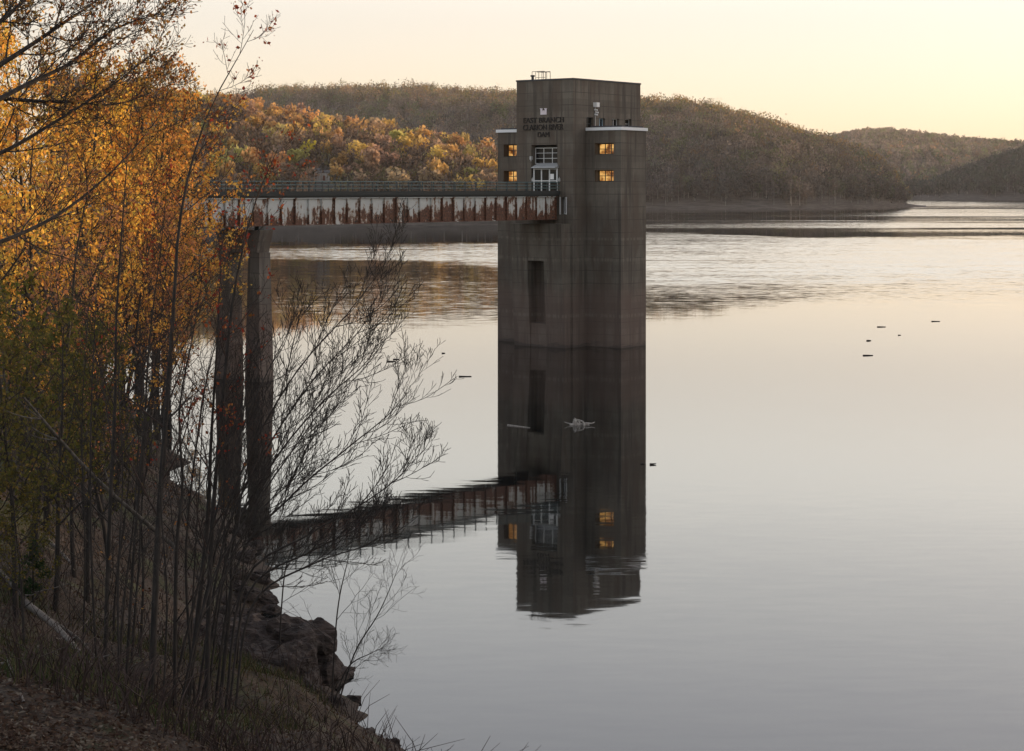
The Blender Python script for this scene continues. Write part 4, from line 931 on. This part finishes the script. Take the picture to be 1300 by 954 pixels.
logs = [((58, 690), (112, 745), .07, "pale fallen branch lying just below the evergreen seedling"), ((30, 770), (118, 858), .09, "longest pale fallen log on the leaf-strewn slope"),
        ((0, 735), (70, 800), .06, "thin fallen pole lying up the slope from the longest log"), ((60, 790), (125, 846), .05, "short fallen pole lying across the slope beside the longest log"),
        ((10, 845), (30, 900), .05, "stub of dead wood in the green patch of the slope"), ((300, 838), (345, 812), .05, "crooked dead stick lying near the rock ledge")]
for i, (a, b_, r, lb) in enumerate(logs):
    A = ground_at(*a); B = ground_at(*b_); A[2] += r * .8; B[2] += r * .8; stick("fallen_branch", lb, "log", A, B, r, 'deadwood', .12, 3, "fallen branches on the slope", i)
A = W(30, 505, 36); B = W(222, 695, 40); stick("leaning_dead_tree", "broken grey dead trunk leaning down through the sapling stems", "dead tree", B, A, .05, 'snagbark', .2, 6, seed=9)

def litter():
    r = np.random.default_rng(77); n = 120000; Y = 24 + 100 * r.uniform(0, 1, n) ** 2; X = 2 - r.uniform(-.05, .46, n) * Y; d = shore_dist(X, Y); k = d > .4; X, Y = X[k], Y[k]; n = len(X)
    C = np.stack([X, Y, bank_h(X, Y) + .03], 1); a = r.normal(size=(n, 3)); a[:, 2] *= .35; a /= np.linalg.norm(a, axis=1, keepdims=True); b_ = np.cross(a, r.normal(size=(n, 3)) * .4 + np.array([0, 0, 1.])); b_ /= np.linalg.norm(b_, axis=1, keepdims=True)
    s = r.uniform(.025, .06, (n, 1)) * np.clip(Y / 45, 1, 2.2)[:, None]; V = np.stack([C - a * s, C + b_ * s * .6, C + a * s, C - b_ * s * .6], 1).reshape(-1, 3)
    col = palette(r, n, [(4, (.055, .032, .022)), (3, (.085, .05, .032)), (2, (.12, .085, .057)), (1, (.18, .15, .115))])
    tag(link("leaf_litter", quads("leaf_litter", V, np.arange(4 * n).reshape(-1, 4), M['forest'], tint=col)), "brown dead leaves scattered over the slope", "leaf litter", kind='stuff')
    br = []
    n = 5200; Y = 27 + 110 * r.uniform(0, 1, n) ** 1.6; X = -r.uniform(-.06, .30, n) * Y + 1; k = shore_dist(X, Y) > .5
    for x, y in zip(X[k], Y[k]):
        z = bank_z(x, y); h = r.uniform(.2, 1.0) * (.5 + min(1, y / 70)); d = r.normal(size=2) * .6; br.append((np.array([[x, y, z - .05], [x + d[0] * h * .4, y + d[1] * h * .4, z + h * .6], [x + d[0] * h, y + d[1] * h, z + h]]), np.array([.012, .009, .004]), 3))
    V, Q = tubes(br); tag(link("undergrowth", quads("undergrowth", V, Q, M['redtwig'])), "dry brush and bare shoots covering the slope between the saplings", "undergrowth", kind='stuff')
    n = 16000; cx = r.uniform(-17, -5, 60); cy = r.uniform(27, 50, 60); i = r.integers(0, 60, n); X = cx[i] + r.normal(size=n) * .6; Y = cy[i] + r.normal(size=n) * .8; k = shore_dist(X, Y) > 2.0; X, Y = X[k], Y[k]; n = len(X)
    B = np.stack([X, Y, bank_h(X, Y) - .02], 1); h = r.uniform(.12, .34, (n, 1)); d = r.normal(size=(n, 3)) * .35; d[:, 2] = 1; w = np.stack([r.uniform(-1, 1, n), r.uniform(-1, 1, n), np.zeros(n)], 1) * .014
    V = np.stack([B - w, B + w, B + d * h + w * .3, B + d * h - w * .3], 1).reshape(-1, 3)
    tag(link("grass", quads("grass", V, np.arange(4 * n).reshape(-1, 4), M['forest'], tint=palette(r, n, [(3, (.035, .05, .016)), (2, (.06, .062, .024)), (2, (.12, .095, .05))]))), "short green and straw grass in patches on the slope", "grass", kind='stuff')
litter()
# drift on the water
for i, (x, y, wpx, lb) in enumerate(((590.5, 478.5, 16, "dark drift log floating alone between the bare twigs and the tower"), (497, 459.5, 11, "longer of two short drift sticks beside the shrub tips"), (503, 456.8, 8, "shorter of two short drift sticks beside the shrub tips"),
                                     (1119, 415.5, 11, "drift stick on open water, farthest but one from the tower"), (1103, 433, 6, "short stubby drift stick between two longer ones on open water"), (1102, 451.8, 13, "drift stick on open water closest to the camera of the scattered group"),
                                     (1188, 408.5, 11, "drift stick on open water farthest out toward the point"), (1142, 426, 3.5, "tiny speck of drift wood on open water"), (563, 449, 4, "tiny dark drift chip a little beyond the lone log"))):
    c = on_water(x, y); h = wpx / F * c[1] / 2; stick("drift_stick", lb, "driftwood", c + np.array([-h, -.03, .02]), c + np.array([h, .06, .025]), .075, 'bark', .01, 0, "drift wood on the lake", 30 + i)
stick("floating_pole", "thin pale pole floating on the dark reflection of the tower", "pole", on_water(644.5, 540.3) + [0, 0, .02], on_water(673, 543.6) + [0, 0, .02], .05, 'palewood', .0, 0, seed=51)
def snag():
    r = np.random.default_rng(8); c = on_water(733, 540); br = []
    for k in range(7):
        e = np.array([r.uniform(-.2, .35), r.uniform(-.2, .2), 0]); br.append((smooth_path([e + [-.25 + .08 * k, 0, -.1], e + [-.2 + .05 * k, .02, .25], [-.15 + r.uniform(-.06, .06), 0, .42 + r.uniform(-.08, .1)]], 5), np.linspace(.09, .03, 5), 0))
    br.append((smooth_path([(.1, 0, .05), (.6, -.1, .14), (.95, -.05, .12), (1.15, .1, .2)], 7), np.linspace(.07, .02, 7), 0)); br.append((smooth_path([(0, 0, .03), (-.5, .1, .08), (-.85, .05, .2)], 6), np.linspace(.07, .02, 6), 0))
    br.append((smooth_path([(-.5, 0, .0), (.1, 0, .05), (.8, 0, 0)], 6), np.linspace(.10, .06, 6), 0))
    V, Q = tubes(br, (7,)); o = link("driftwood_stump", quads("driftwood_stump", V, Q, M['palewood'], smooth=True)); o.location = c; tag(o, "pale pointed root stump floating on the dark reflection of the tower", "driftwood")
snag()
for x, y, wpx, lb in ((829, 590.3, 8, "larger dark wood chunk floating just past the tower's reflection"), (816, 589.3, 5, "smaller dark wood chunk floating at the edge of the tower's reflection")):
    c = on_water(x, y); h = wpx / F * c[1] / 2; stick("wood_chunk", lb, "driftwood", c + np.array([-h, 0, .03]), c + np.array([h, .05, .05]), .06, 'bark', .0, 0, "dark wood chunks on the lake", 61)

# ------------------------------------------------------------------ evening haze over the lake
hm = bpy.data.materials.new("evening_haze"); hm.use_nodes = True; ht = hm.node_tree; ht.nodes.remove(ht.nodes["Principled BSDF"])
pv = ht.nodes.new("ShaderNodeVolumePrincipled"); pv.inputs["Color"].default_value = (.92, .88, .84, 1); pv.inputs["Density"].default_value = 4.2e-5; pv.inputs["Anisotropy"].default_value = .3
ht.links.new(pv.outputs[0], ht.nodes["Material Output"].inputs["Volume"])
hz = MB(); hz.box(-2600, 2600, -80, 5200, -12, 170); tag(hz.build("haze", hm), "thin pale evening haze lying over the whole lake valley", "haze", kind='stuff')
